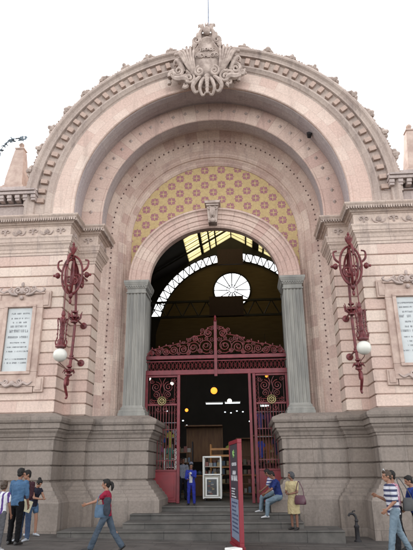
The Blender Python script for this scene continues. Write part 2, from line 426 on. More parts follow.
for sx in (1, -1):
    mir = sx < 0
    mould_sweep(MB(), SH, rp, mir).build('rusticated_pier', M['rust'], B)
    mould_sweep(MB(), BS, bp_, mir).build('battered_base', M['base'], B)
    en = mould_sweep(MB(), EN, ep, mir).build('entablature', M['mould'], B)
    d = MB()
    for p, t_, nn, w in along(EN, .30, .085, .0):
        c = V(p.x*sx, p.y, 0); tx = V(t_.x*sx, t_.y, 0)*.026; nx = V(nn.x*sx, nn.y, 0)*.045
        q = [c-tx-nx, c+tx-nx, c+tx+nx, c-tx+nx]
        d.rings([[V(a.x, a.y, z) for a in q] for z in (10.24, 10.37)])
    d.build('bead_row', M['carve'], en)
    fz = MB()
    for k, (p, t_, nn, w) in enumerate(along(EN, .09, .50, .1)): frieze_bits(fz, p, t_, nn, w, k, sx)
    fz.build('frieze_carving', M['carve2'], en, smooth=True)

# arches
def rg(l, zc=ZC, sq=0): return [(r, y, zc, sq) for r, y in l]
hood = rg([(6.30, 1.6), (6.80, 1.6), (6.84, -.32), (6.78, -.36), (6.72, -.34), (6.66, -.26), (6.58, -.22), (6.52, -.22), (6.50, -.10), (6.14, -.07), (6.12, -.14), (6.05, -.16), (5.99, -.11), (5.93, -.07), (5.90, -.02), (5.86, 0.0)])
h = ring_sweep(MB(), hood, 10.5).build('hood_cornice', M['hood'], B)
dn = MB(); nd = 49
for i in range(nd):
    a = math.radians(180*(i+.5)/nd)
    if abs(a-PI/2) < .13: continue
    Rm = Matrix.Translation(V(0, 0, ZC)) @ Matrix.Rotation(-a, 4, 'Y')
    dn.box(6.18, 6.44, -.215, -.06, -.088, .088, Rm)
dn.build('dentil_row', M['arch'], h, bevel=.012)
# flat face and moulded steps of the great arch
ring_sweep(MB(), rg([(5.86, .002), (5.20, .002), (5.17, -.03), (5.09, -.03), (5.06, 0.0), (5.055, .06)]), 10.5).build('outer_archivolt', M['arch'], B)
ring_sweep(MB(), rg([(5.055, .06), (5.03, .10), (4.99, .30), (4.985, .55), (5.03, .82), (5.08, .96), (5.08, 1.0)]), 10.5).build('outer_soffit', M['soffit'], B)
ring_sweep(MB(), rg([(5.08, 1.0), (4.34, 1.0), (4.31, .97), (4.27, .97), (4.245, 1.0)]), 10.5).build('second_archivolt', M['arch2'], B)
ring_sweep(MB(), rg([(4.245, 1.0), (4.24, 1.05), (4.22, 1.25), (4.22, 1.5), (4.29, 1.75), (4.38, 1.88), (4.43, 1.92)]), 10.5).build('second_soffit', M['soffit'], B)
# diamond bosses on the second archivolt
for a in [x*6.2+3.4 for x in range(29)]:
    if not (2 < a < 178): continue
    r = math.radians(a); c = V(4.72*math.cos(r), 1.0, ZC+4.72*math.sin(r))
    mb = MB(); s_ = .085
    er = V(math.cos(r), 0, math.sin(r)); et = V(-math.sin(r), 0, math.cos(r))
    pts = [c+V(0, 0, s_*1.25), c+V(s_, 0, 0), c-V(0, 0, s_*1.05), c-V(s_, 0, 0), c+V(0, -.085, .02)]
    mb.add(pts, [(0, 1, 4), (1, 2, 4), (2, 3, 4), (3, 0, 4), (3, 2, 1, 0)])
    mb.build('diamond_boss', M['carve2'], B)
# splayed reveal with beads down the middle
def rv(f, out=0):   # f 0..1 across the splay
    R = 4.43+(3.46-4.43)*f; Y = 1.92+(2.92-1.92)*f; zc = ZC+(10.70-ZC)*f
    return R-out*.75, Y-out*.65, zc
pr = []
for f, o in [(0, 0), (.10, 0), (.105, -.025), (.18, -.025), (.19, -.035), (.43, -.035), (.44, -.025), (.51, -.025), (.515, 0), (.64, 0), (.66, .03), (.73, .03), (.76, 0), (.88, 0), (.90, .035), (.97, .035), (1.0, 0)]:
    R, Y, zc = rv(f, o); pr.append((R, Y, zc, 0))
rvo = ring_sweep(MB(), pr, 3.40).build('splayed_reveal', M['reveal'], B)
bd = MB(); R, Y, zc = rv(.31, -.02)
for i in range(1, 57):
    a = PI*i/57; bd.ball((R*math.cos(a), Y, zc+R*math.sin(a)), .034, n=6)
for s in (-1, 1):
    z = zc-.05
    while z > 3.9:
        bd.ball((s*R, Y, z), .034, n=6); z -= .215
bd.build('bead_string', M['bead'], rvo)
for s in (-1, 1):   # raised panel borders at the foot of the reveal
    pass
# tympanum
op = []; ip = []; n = 96
for i in range(n+1):
    a = PI*i/n; ip.append((2.9*math.cos(a), 8.66+2.6*math.sin(a)))
per = [(3.5, 8.5)]+[(3.5*math.cos(PI*k/60), 10.70+3.5*math.sin(PI*k/60)) for k in range(61)]+[(-3.5, 8.5)]
Ls = [0]
for a, b_ in zip(per[:-1], per[1:]): Ls.append(Ls[-1]+math.dist(a, b_))
for i in range(n+1):
    d = Ls[-1]*i/n
    for k in range(len(per)-1):
        if Ls[k+1] >= d-1e-9: break
    f = (d-Ls[k])/max(Ls[k+1]-Ls[k], 1e-9); op.append((per[k][0]*(1-f)+per[k+1][0]*f, per[k][1]*(1-f)+per[k+1][1]*f))
tm = MB()
for y in (2.9, 3.05):
    vs = [(p[0], y, p[1]) for p in ip]+[(p[0], y, p[1]) for p in op]
    tm.add(vs, [(i, i+1, n+2+i, n+1+i) for i in range(n)])
tm.build('tympanum', M['tymp'], B)
# entrance arch
ea = [(3.37, 2.95), (3.37, 2.10), (3.33, 2.06), (3.28, 2.06), (3.24, 2.12), (3.18, 2.15), (3.10, 2.15), (3.08, 2.19), (2.90, 2.19), (2.88, 2.23), (2.72, 2.23), (2.70, 2.26), (2.62, 2.26), (2.56, 2.31), (2.56, 2.62)]
ring_sweep(MB(), rg(ea, 8.66, .29), 8.655, legs=False).build('entrance_arch', M['arch2'], B)
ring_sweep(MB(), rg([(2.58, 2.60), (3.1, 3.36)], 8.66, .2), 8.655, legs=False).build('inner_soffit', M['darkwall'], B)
ks = MB()
ks.prism([(-.17, 11.0), (.17, 11.0), (.24, 11.80), (-.24, 11.80)], 1.92, 2.4)
ks.prism([(-.30, 11.80), (.30, 11.80), (.33, 11.92), (-.33, 11.92)], 1.78, 2.5)
ks.prism([(-.25, 11.72), (.25, 11.72), (.27, 11.80), (-.27, 11.80)], 1.84, 2.45)
ko = ks.build('keystone', M['carve'], B, bevel=.015)
kl = MB()
for s in (-1, 1):
    kl.tube([(s*(.05+.0*i), 1.90-.02*math.sin(i), 11.62-.1*i) for i in range(5)], [.05, .06, .055, .05, .03], n=8)
    kl.tube(spiral((s*.13, 1.88, 11.62), .08, 1.4, PI/2, s), .022, n=6)
kl.ball((0, 1.9, 11.08), (.14, .08, .10)); kl.ball((0, 1.86, 11.45), (.07, .06, .2))
kl.build('keystone_scroll', M['carve'], ko, smooth=True)
# fluted pilasters
for sx in (1, -1):
    poly = []
    def edge(x0, y0, x1, y1, nf):
        L = math.dist((x0, y0), (x1, y1)); ux, uy = (x1-x0)/L, (y1-y0)/L; nx, ny = -uy, ux   # inward normal
        g = .05; w = (L-g)/nf
        poly.append((x0, y0))
        for k in range(nf):
            s0 = g+k*w; fw = w-g
            for q in range(0, 7):
                a = PI*q/6; u = s0+fw*(1-math.cos(a))/2; dd = math.sin(a)*fw*.42
                poly.append((x0+ux*u+nx*dd, y0+uy*u+ny*dd))
    edge(2.66, 2.1, 3.38, 2.1, 5)
    poly.append((3.38, 2.1)); poly.append((3.38, 3.3)); poly.append((2.66, 3.3))
    # inner face flutes
    e2 = poly; poly = []
    edge(2.66, 3.0, 2.66, 2.1, 5)
    poly = e2+[(2.66, 3.0)]+poly[1:]
    pts = [(x*sx, y) for x, y in poly]
    pl = MB().prism(pts, 3.86, 8.18, plane='xy').build('fluted_pilaster', M['grey'], B)
    rect = [(3.38, 3.3), (3.38, 2.1), (2.66, 2.1), (2.66, 3.3)]
    mould_sweep(MB(), rect, [(-.3, 3.42), (.14, 3.42), (.14, 3.60), (.11, 3.62), (.12, 3.68), (.08, 3.72), (.05, 3.74), (.06, 3.79), (.02, 3.83), (.0, 3.88), (-.3, 3.88)], sx < 0).build('pilaster_base', M['grey'], pl)
    cp = mould_sweep(MB(), rect, [(-.3, 8.14), (.0, 8.14), (.035, 8.16), (.035, 8.20), (.0, 8.22), (.0, 8.33), (.03, 8.35), (.05, 8.42), (.08, 8.44), (.08, 8.47), (.10, 8.50), (.12, 8.56), (.13, 8.57), (.13, 8.66), (-.3, 8.66)], sx < 0).build('capital', M['grey'], pl)
    eg = MB()
    for k in range(8): eg.ball((sx*(2.70+.64*k/7), 2.05, 8.42), (.034, .03, .045), n=8)
    for k in range(6): eg.ball((sx*2.6, 2.15+.8*k/5, 8.42), (.03, .034, .045), n=8)
    eg.build('egg_moulding', M['grey'], cp, smooth=True)
# backing wall with the doorway cut through
ip = [(2.66, -.7), (2.66, 8.0), (3.08, 8.66)]+[(3.08*math.cos(PI*k/40), 8.66+2.9*math.sin(PI*k/40)) for k in range(1, 40)]+[(-3.08, 8.66), (-2.66, 8.0), (-2.66, -.7)]
bw = MB()
def strip(mb, inner, outer, y):
    n = len(inner); mb.add([(p[0], y, p[1]) for p in inner]+[(p[0], y, p[1]) for p in outer], [(i, i+1, n+i+1, n+i) for i in range(n-1)])
op = [(8.2, -.7), (8.2, 8.0), (8.2, 10.4)]+[(6.3*math.cos(PI*k/40) if 5 < k < 35 else 8.2*(1 if k < 20 else -1), (10.94+6.3*math.sin(PI*k/40)) if 5 < k < 35 else 10.5) for k in range(1, 40)]+[(-8.2, 10.4), (-8.2, 8.0), (-8.2, -.7)]
strip(bw, ip, op, 3.36); strip(bw, ip, op, 3.55)
n0 = len(ip)
bw.add([(p[0], y, p[1]) for y in (3.36, 3.55) for p in ip], [(i, i+1, n0+i+1, n0+i) for i in range(n0-1)])
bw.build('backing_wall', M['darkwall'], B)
# attic blocks beside the great arch
for sx in (1, -1):
    a = MB()
    x0, x1 = (6.35, 8.35) if sx > 0 else (-8.35, -6.35)
    a.box(x0, x1, -.02, 1.6, 10.5, 11.02)
    a.box(x0-(.06 if sx > 0 else .12), x1+(.12 if sx > 0 else .06), -.12, 1.7, 11.02, 11.07)
    a.box(x0, x1, .02, 1.6, 11.07, 11.32)
    xa, xb = (6.42, 8.6) if sx > 0 else (-8.6, -6.42)
    a.box(xa, xb, -.44, 1.7, 11.32, 11.44); a.box(xa+.02, xb-.02, -.50, 1.7, 11.445, 11.52)
    a.box(xa, xb, -.30, 1.6, 11.525, 11.60)
    xc, xd = (6.62, 8.45) if sx > 0 else (-8.45, -6.62)
    a.box(xc, xd, -.16, 1.5, 11.60, 11.80)
    at = a.build('attic_cornice', M['attic'], B, bevel=.012)
    mo = MB()
    for k in range(7):
        x = sx*(6.52+.30*k)
        mo.box(x-.08, x+.08, -.36, 0.0, 11.09, 11.31)
        mo.box(x-.09, x+.09, -.40, -.28, 11.18, 11.315)
    mo.build('modillion_row', M['attic'], at, bevel=.02)
    # obelisk pinnacle
    cx = sx*7.60 if sx < 0 else 7.72; cy = .5; o = MB()
    def sq(h, z): return [V(cx-h, cy-h, z), V(cx+h, cy-h, z), V(cx+h, cy+h, z), V(cx-h, cy+h, z)]
    o.rings([sq(.46, 11.8), sq(.46, 11.98)]); o.rings([sq(.40, 11.98), sq(.40, 12.06)]); o.rings([sq(.36, 12.06), sq(.34, 12.40), sq(.18, 13.75)])
    o.rings([sq(.12, 13.75), sq(.19, 13.80), sq(.19, 13.86), sq(.08, 13.92)])
    o.lathe([(.04, 13.9), (.06, 13.96), (.11, 14.03), (.11, 14.09), (.05, 14.16), (.01, 14.2)], (cx, cy, 0), 12)
    o.build('obelisk_pinnacle', M['frame'], B, bevel=.008)
# cresting lumps along the top of the hood
for k in range(43):
    a = math.radians(4.0+172*k/42)
    if abs(a-PI/2) < .2: continue
    Rm = Matrix.Translation(V(0, 0, ZC)) @ Matrix.Rotation(-a, 4, 'Y') @ Matrix.Translation(V(6.93, -.20, 0))
    mb = MB(); 
    if k % 2 == 0:
        mb.ball((0, 0, 0), 1, n=8)
        mb.v = []; mb.f = []
        for dx, dz, r in ((.05, 0, .13), (.05, .13, .09), (.05, -.13, .09), (.15, 0, .08), (.02, .2, .05), (.02, -.2, .05)):
            mb.ball(Rm @ V(dx, random.uniform(-.05, .05), dz), r*random.uniform(.9, 1.15), n=8)
        mb.build('crocket', M['carve'], B, smooth=True)
    else:
        for q in range(-3, 4): mb.ball(Rm @ V(-.02, random.uniform(-.05, .05), q*.12), .055, n=6)
        mb.build('leaf_crest', M['carve'], B, smooth=True)
rl = ring_sweep(MB(), rg([(6.80, .2), (6.91, .2), (6.93, -.1), (6.90, -.27), (6.80, -.29)]), 10.9).build('coping', M['hood'], B)

# crest (cartouche)
C0 = V(0, -.42, 0)
cr = MB()
def shell(cx, cz, w, h, top=True, y=-.55):
    pass
body = [(-.62, 16.35), (-.50, 16.15), (-.22, 15.98), (0, 15.92), (.22, 15.98), (.50, 16.15), (.62, 16.35), (.78, 16.75), (.92, 17.15), (1.06, 17.42), (.86, 17.40), (.70, 17.56), (.52, 17.66), (.36, 17.90), (.22, 18.15), (0, 18.22), (-.22, 18.15), (-.36, 17.90), (-.52, 17.66), (-.70, 17.56), (-.86, 17.40), (-1.06, 17.42), (-.92, 17.15), (-.78, 16.75)]
cen = V(0, 0, 17.05)
fr = []
for sc, y in ((1.0, -.01), (1.0, -.40), (.97, -.52), (.88, -.58), (.80, -.50), (.74, -.48), (.5, -.60), (.2, -.64)):
    fr.append([V(p[0]*sc, y, cen.z+(p[1]-cen.z)*sc) for p in body])
cr.rings(fr)
bk = MB(); bk.rings([[V(x, y, z) for x, z in ((-.95, 16.7), (-.7, 16.25), (-.42, 15.95), (-.15, 15.85), (.15, 15.85), (.42, 15.95), (.7, 16.25), (.95, 16.7), (1.2, 17.1), (.6, 17.9), (.3, 18.4), (-.3, 18.4), (-.6, 17.9), (-1.2, 17.1))] for y in (-.02, -.44)])
cr.add(bk.v, bk.f)
crest = cr.build('crest', M['carve'], B, smooth=True)
cc_ = MB(); rc = random.Random(3)
def leafc(pts, r): cc_.tube(pts, r, n=7)
for s in (-1, 1):
    for k in range(6):     # fluted shell wings flaring from the shield
        f = k/5
        leafc([(s*(.50+.04*k), -.52, 16.35+.03*k), (s*(.60+.075*k), -.64, 16.85), (s*(.62+.125*k), -.62, 17.30), (s*(.60+.17*k), -.52, 17.72-.10*abs(k-1.5))], [.04, .062, .065, .05])
        cc_.ball((s*(.60+.17*k), -.52, 17.74-.10*abs(k-1.5)), .07, n=8)
    cc_.tube(spiral((s*.34, -.68, 16.42), .22, 1.7, PI*.5, -s, r1=.1), .058, n=7)
    cc_.tube(spiral((s*.80, -.60, 16.20), .26, 1.5, PI*.4, s, r1=.12), .065, n=7)
    leafc([(s*.30, -.62, 16.25), (s*.52, -.68, 16.0), (s*.64, -.66, 15.78), (s*.52, -.60, 15.56), (s*.36, -.60, 15.62), (s*.38, -.6, 15.72)], [.07, .10, .09, .075, .05, .03])
    leafc([(s*.14, -.64, 16.15), (s*.26, -.70, 15.92), (s*.32, -.68, 15.66), (s*.22, -.62, 15.42), (s*.10, -.62, 15.46), (s*.12, -.62, 15.55)], [.06, .085, .075, .06, .04, .02])
    for (x, z, r_, h_, tn) in ((.98, 16.35, .22, 1, 1.4), (1.30, 16.62, .24, -1, 1.5), (1.20, 17.05, .17, 1, 1.4), (1.58, 16.45, .16, 1, 1.3), (.98, 16.0, .14, -1, 1.3)):
        cc_.tube(spiral((s*x, -.50, z), r_, tn, rc.uniform(0, 6), h_*s, r1=.15), [.08]*14+[.05]*13, n=7)
    leafc([(s*.80, -.50, 16.05), (s*1.0, -.58, 16.2), (s*1.25, -.54, 16.22), (s*1.5, -.48, 16.35), (s*1.72, -.42, 16.62)], [.10, .14, .13, .10, .04])
    leafc([(s*1.05, -.45, 16.6), (s*1.2, -.5, 16.9), (s*1.36, -.46, 17.15), (s*1.5, -.42, 17.1), (s*1.48, -.42, 16.95)], [.10, .12, .10, .07, .04])
    leafc([(s*.9, -.4, 17.2), (s*1.06, -.45, 17.38), (s*1.22, -.42, 17.42), (s*1.28, -.42, 17.30)], [.10, .10, .08, .04])
    for k in range(16): cc_.ball((s*rc.uniform(.85, 1.75), rc.uniform(-.45, -.3), rc.uniform(16.15, 16.75)+.0), rc.uniform(.06, .12), n=8)
    cc_.tube(spiral((s*.46, -.50, 17.98), .20, 1.5, -PI*.5, s, r1=.15), .075, n=7)
    leafc([(s*.30, -.45, 17.95), (s*.34, -.5, 18.25), (s*.22, -.5, 18.50), (s*.06, -.5, 18.42)], [.12, .11, .09, .05])
    leafc([(s*.12, -.5, 18.45), (s*.24, -.52, 18.62), (s*.36, -.5, 18.72), (s*.38, -.5, 18.62)], [.07, .07, .05, .03])
    cc_.ball((s*.60, -.5, 17.78), (.12, .1, .16)); cc_.ball((s*.26, -.50, 18.66), (.08, .07, .10)); cc_.ball((s*.42, -.46, 18.3), (.10, .08, .12))
    for k in range(3): leafc([(s*(.04+.1*k), -.5, 18.55), (s*(.05+.13*k), -.55, 18.72), (s*(.06+.17*k), -.5, 18.84-.05*k)], [.06, .05, .03])
for k in range(7): cc_.ball((0, -.70, 16.2-.12*k), (.13-.008*k, .07, .085), n=8)
cc_.ball((0, -.55, 18.40), (.18, .15, .20))
cc_.build('crest_scrollwork', M['carve'], crest, smooth=True)
def text_obj(txt, size, loc, mat, parent, name='lettering', ext=.01, rot=(PI/2, 0, 0), sx=1.0):
    cu = bpy.data.curves.new(name, 'FONT'); cu.body = txt; cu.size = size; cu.extrude = ext; cu.align_x = 'CENTER'; cu.align_y = 'CENTER'; cu.resolution_u = 2
    tmp = bpy.data.objects.new(name+'_src', cu)
    COL.objects.link(tmp); dg = bpy.context.evaluated_depsgraph_get(); me = bpy.data.meshes.new_from_object(tmp.evaluated_get(dg))
    COL.objects.unlink(tmp); bpy.data.objects.remove(tmp)
    me.materials.clear(); me.materials.append(mat)
    me.transform(Matrix.Translation(Vector(loc)) @ Euler(rot).to_matrix().to_4x4() @ Matrix.Diagonal((sx, 1, 1, 1)))
    o = bpy.data.objects.new(name, me); COL.objects.link(o)
    o.parent = parent; o.matrix_parent_inverse = world_of(parent).inverted()
    return o
text_obj('MERCADO', .17, (0, -.655, 17.42), M['carve'], crest, ext=.022, rot=(PI/2+.06, 0, 0))
text_obj('HIDALGO', .24, (0, -.675, 17.12), M['carve'], crest, ext=.022, rot=(PI/2, 0, 0))
for o_ in [crest]+[q for q in bpy.data.objects if q.parent == crest]:
    for vv_ in o_.data.vertices: vv_.co.x *= .87; vv_.co.z = 18.95+(vv_.co.z-18.95)*1.07
# flagpole behind the crest
MB().tube([(.02, .5, 17.5), (.02, .5, 24)], [.045, .035], n=10).build('flagpole', M['pipe'], B, smooth=True)

# plaques
for sx in (-1, 1):
    c = sx*6.60
    f = MB()
    def bx(x0, x1, y0, y1, z0, z1): f.box(c+x0, c+x1, y0, y1, z0, z1)
    bx(-.78, .78, -.14, .02, 4.30, 4.78); bx(-.78, .78, -.14, .02, 7.00, 7.28)
    bx(-.78, -.46, -.14, .02, 4.782, 6.998); bx(.46, .78, -.14, .02, 4.782, 6.998)
    bx(-.56, .56, -.20, -.142, 7.02, 7.10); bx(-.56, -.44, -.20, -.142, 4.80, 7.018); bx(.44, .56, -.20, -.142, 4.80, 7.018); bx(-.56, .56, -.20, -.142, 4.70, 4.798)
    for s in (-1, 1):
        for z0, z1 in ((7.02, 7.62), (4.12, 4.62)):
            a0, a1 = (.70, 1.02) if s > 0 else (-1.02, -.70)
            bx(a0, a1, -.10, .03, z0, z1); bx(a0+.06, a1-.06, -.13, -.10, z0+.06, z1-.06)
    bx(-.72, .72, -.11, .03, 7.282, 7.50); bx(-.82, .82, -.17, .03, 7.50, 7.56); bx(-.68, .68, -.11, .03, 4.10, 4.298)
    pq = f.build('plaque_surround', M['frame'], B, bevel=.012)
    pn = MB().box(c-.44, c+.44, -.10, .0, 4.80, 7.0).build('marble_tablet', M['marble'], pq)
    # engraved lines, too small to read
    rnd = random.Random(11 if sx < 0 else 23); tx = MB(); z = 6.78
    heights = [.055, .05, .055, .07, .10, .075, .04, .04, .05, .0, .045, .05] if sx < 0 else [.05, .05, .055, .085, .055, .055, .075, .045, .05, .05, .045]
    for hh in heights:
        if hh == 0: z -= .12; continue
        Wd = rnd.uniform(.45, .80); x = c-Wd/2
        while x < c+Wd/2:
            w = rnd.uniform(.25, .65)*hh
            if rnd.random() > .12:
                tx.box(x, x+w*.28, -.108, -.101, z, z+hh); 
                if rnd.random() > .4: tx.box(x+w*.28, x+w, -.108, -.101, z+hh*rnd.choice((0, .42, .8)), z+hh*rnd.choice((0, .42, .8))+hh*.2)
                if rnd.random() > .5: tx.box(x+w*.75, x+w, -.1075, -.1015, z, z+hh)
            x += w+hh*.22
        z -= hh+rnd.uniform(.085, .115)
    tx.build('engraved_text', M['ink'], pn)
    sc = MB()
    for s in (-1, 1):
        sc.tube(spiral((c+s*.15, -.18, 7.62), .15, 1.6, -PI/2, s), .04, n=6)
        sc.tube([(c+s*.15, -.18, 7.47), (c+s*.35, -.18, 7.50), (c+s*.5, -.17, 7.62), (c+s*.66, -.16, 7.56), (c+s*.80, -.15, 7.66), (c+s*.72, -.15, 7.74)], [.04, .05, .045, .04, .035, .02], n=6)
        sc.tube(spiral((c+s*.42, -.16, 7.70), .08, 1.3, PI, -s), .025, n=6)
        sc.tube([(c, -.18, 4.40), (c+s*.2, -.18, 4.32), (c+s*.36, -.17, 4.42), (c+s*.52, -.16, 4.36), (c+s*.66, -.16, 4.46)], [.05, .06, .05, .04, .02], n=6)
        sc.tube(spiral((c+s*.24, -.17, 4.46), .09, 1.4, -PI/2, -s), .028, n=6)
    sc.ball((c, -.17, 7.62), (.09, .07, .13)); sc.ball((c, -.17, 7.84), (.06, .05, .10)); sc.ball((c, -.18, 7.36), (.07, .06, .08)); sc.ball((c, -.17, 4.40), (.10, .07, .09))
    sc.build('carved_scroll', M['carve2'], pq, smooth=True)

# wings of the market beyond the piers (just outside the picture)
for sx in (-1, 1):
    mould_sweep(MB(), [(24, 2.2), (8.3, 2.2)], [(0, -.9), (0, 8.4), (.3, 8.6), (.3, 8.9), (-.6, 9.0)], sx < 0).build('wing_wall', M['rust'], B)

# ------------------------------------------------------------------ the hall inside
HX = .4
h = MB()
h.box(-8.6, -8.4, 3.56, 24.4, -.6, 15.0); h.box(8.9, 9.1, 9.0, 24.4, -.6, 15.0); h.box(8.0, 8.2, 3.56, 9.0, -.6, 12.9)
h.box(-8.4, 8.9, 18.6, 18.8, .3, 9.2); h.box(-8.6, 9.1, 24.25, 24.4, -.6, 3.95)  # first box: dark screen added across the hall for its unlit depth
h.box(-8.5, -5.2, 24.22, 24.35, 3.9, 12.9); h.box(6.0, 9.0, 24.22, 24.35, 3.9, 12.9)
h.build('hall_walls_and_dark_screen', M['darkwall'], B)
cl = MB()
cl.add([(-8.4, 3.4, 12.7), (8.1, 3.4, 12.7), (8.9, 9.0, 14.3), (-8.4, 9.0, 14.3)], [(0, 1, 2, 3)])
cl.add([(-8.4, 3.4, 12.85), (8.1, 3.4, 12.85), (8.9, 9.0, 14.45), (-8.4, 9.0, 14.45)], [(0, 1, 2, 3)])
cl.build('porch_ceiling', M['darkwall'], B)
def roofz(x): return 20.2-.60*abs(x-HX)
panels = [(-3.55, -2.5), (-2.3, -1.8), (-1.7, -1.3), (-1.2, -.04), (.04, 1.15), (1.27, 1.75), (2.25, 2.55), (2.68, 3.7)]
rf = MB(); sk = []
xs = sorted(set([-9.0+0, 8.7] + [a for p in panels for a in p]))
for a, b_ in zip(xs[:-1], xs[1:]):
    seg = [a, 0, b_] if a < 0 < b_ else [a, b_]
    for u, w in zip(seg[:-1], seg[1:]):
        q = [(HX+u, 9.0, roofz(HX+u)), (HX+w, 9.0, roofz(HX+w)), (HX+w, 24.3, roofz(HX+w)), (HX+u, 24.3, roofz(HX+u))]
        if any(abs(p[0]-a) < 1e-6 and abs(p[1]-b_) < 1e-6 for p in panels): sk.append(q)
        else:
            rf.add(q, [(0, 1, 2, 3)]); rf.add([(x, y, z+.12) for x, y, z in q], [(0, 1, 2, 3)])
for yy in (10, 13, 16, 19, 22):     # purlins / rafters
    for s in (-1, 1): rf.box(0, 1, 0, 1, 0, 1, Matrix.Identity(4)) if False else None
    rf.tube([(HX-8.8, yy, roofz(HX-8.8)-.12), (HX, yy, 20.08)], .07, n=4); rf.tube([(HX+8.4, yy, roofz(HX+8.4)-.12), (HX, yy, 20.08)], .07, n=4)
rf.add([(-8.6, 9, 14.2), (9.1, 9, 14.2), (9.1, 9, 15.2), (HX, 9, 20.3), (-8.6, 9, 15.2)], [(0, 1, 2, 3, 4)])
ro = rf.build('hall_roof', M['darkwall'], B)
for q in sk: MB().add(q, [(0, 1, 2, 3)]).build('skylight', M['skylight'], ro)
# far gable wall, with a lattice arch window and a rose window really open to the sky
AC = (HX, 12.0); RO, RI = 6.75, 5.95; RC = (.38, 15.45); RR = 1.5
def ray_poly(c, a, poly):
    d = (math.cos(a), math.sin(a)); best = None
    for p, q in zip(poly, poly[1:]+poly[:1]):
        ex, ez = q[0]-p[0], q[1]-p[1]; det = d[0]*ez-d[1]*ex
        if abs(det) < 1e-9: continue
        t_ = ((p[0]-c[0])*ez-(p[1]-c[1])*ex)/det; s_ = ((p[0]-c[0])*d[1]-(p[1]-c[1])*d[0])/det
        if t_ > 0 and -1e-6 <= s_ <= 1+1e-6 and (best is None or t_ < best): best = t_
    return (c[0]+d[0]*best, c[1]+d[1]*best)
A0, A1 = math.radians(12), math.radians(168)
arc = lambda R, n=48: [(AC[0]+R*math.cos(A0+(A1-A0)*k/n), AC[1]+R*math.sin(A0+(A1-A0)*k/n)) for k in range(n+1)]
inner_poly = arc(RI)+[(AC[0]-6.2, 12.0), (AC[0]-6.2, 3.9), (AC[0]+6.2, 3.9), (AC[0]+6.2, 12.0)]
gw = MB(); nn_ = 120
rin = [(RC[0]+RR*math.cos(2*PI*k/nn_), RC[1]+RR*math.sin(2*PI*k/nn_)) for k in range(nn_+1)]
rout = [ray_poly(RC, 2*PI*k/nn_+1e-5, inner_poly) for k in range(nn_+1)]
for y in (24.0, 24.15): strip(gw, rin, rout, y)
gw.build('gable_infill', M['wallbrown'], B)
gw = MB()
house = [(-8.5, 3.9), (9.0, 3.9), (9.0, roofz(9.0)), (HX, 20.2), (-8.5, roofz(-8.5))]
a_in = arc(RO, 60); a_out = [ray_poly(AC, A0+(A1-A0)*k/60, house) for k in range(61)]
for y in (24.02, 24.17): strip(gw, a_in, a_out, y)
for y in (24.02,):
    gw.add([(-8.5, y, 3.9), (AC[0]-6.2, y, 3.9), (AC[0]-6.2, y, 12), (arc(RI)[-1][0], y, arc(RI)[-1][1]), (a_in[-1][0], y, a_in[-1][1]), (a_out[-1][0], y, a_out[-1][1])], [(0, 1, 2, 3, 4, 5)])
    gw.add([(9.0, y, 3.9), (AC[0]+6.2, y, 3.9), (AC[0]+6.2, y, 12), (arc(RI)[0][0], y, arc(RI)[0][1]), (a_in[0][0], y, a_in[0][1]), (a_out[0][0], y, a_out[0][1])], [(0, 1, 2, 3, 4, 5)])
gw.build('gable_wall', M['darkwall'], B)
lw = MB(); nb = 30
lw.tube([(x, 23.9, z) for x, z in arc(RO)], .06, n=5); lw.tube([(x, 23.9, z) for x, z in arc(RI)], .07, n=5)
for k in range(nb):
    a = A0+(A1-A0)*k/nb; b_ = A0+(A1-A0)*(k+1)/nb; mid = (a+b_)/2
    P = lambda R, q: (AC[0]+R*math.cos(q), 23.9, AC[1]+R*math.sin(q))
    lw.tube([P(RI, a), P(RO, a)], .05, n=4)
    lw.tube([P(RI, a), P(RO, b_)] if k < nb/2 else [P(RO, a), P(RI, b_)], .042, n=4)
    if k % 3 == 0: lw.tube([P(RO, a), P(RI, b_)], .02, n=4)
lw.build('lattice_window', M['darkiron'], B)
rw = MB()
rw.tube([(RC[0]+RR*math.cos(a), 23.92, RC[1]+RR*math.sin(a)) for a in [2*PI*k/48 for k in range(48)]], .07, n=6, closed=True)
for r_, w in ((.22, .03), (.45, .03)): rw.tube([(RC[0]+r_*math.cos(a), 23.92, RC[1]+r_*math.sin(a)) for a in [2*PI*k/24 for k in range(24)]], w, n=5, closed=True)
for k in range(12):
    a = 2*PI*k/12; rw.tube([(RC[0]+.2*math.cos(a), 23.92, RC[1]+.2*math.sin(a)), (RC[0]+RR*math.cos(a), 23.92, RC[1]+RR*math.sin(a))], .045, n=4)
rw.build('rose_window', M['darkiron'], B)
tr = MB()
for z in (12.75, 13.95): tr.box(-8.4, 8.9, 21.9, 22.05, z-.08, z+.08)
k = 0; x = -8.4
while x < 8.8:
    tr.tube([(x, 21.97, 12.75), (x+.62, 21.97, 13.95)], .04, n=4); tr.tube([(x+.62, 21.97, 13.95), (x+1.24, 21.97, 12.75)], .04, n=4); x += 1.24
tr.build('lattice_truss', M['darkiron'], B)
MB().box(-1.35, 1.25, 21.6, 21.8, 12.65, 14.2).build('hanging_board', M['maroonboard'], B)
MB().box(-.72, 1.35, 22.6, 22.8, 17.2, 18.5).build('hanging_board', M['maroonboard'], B)

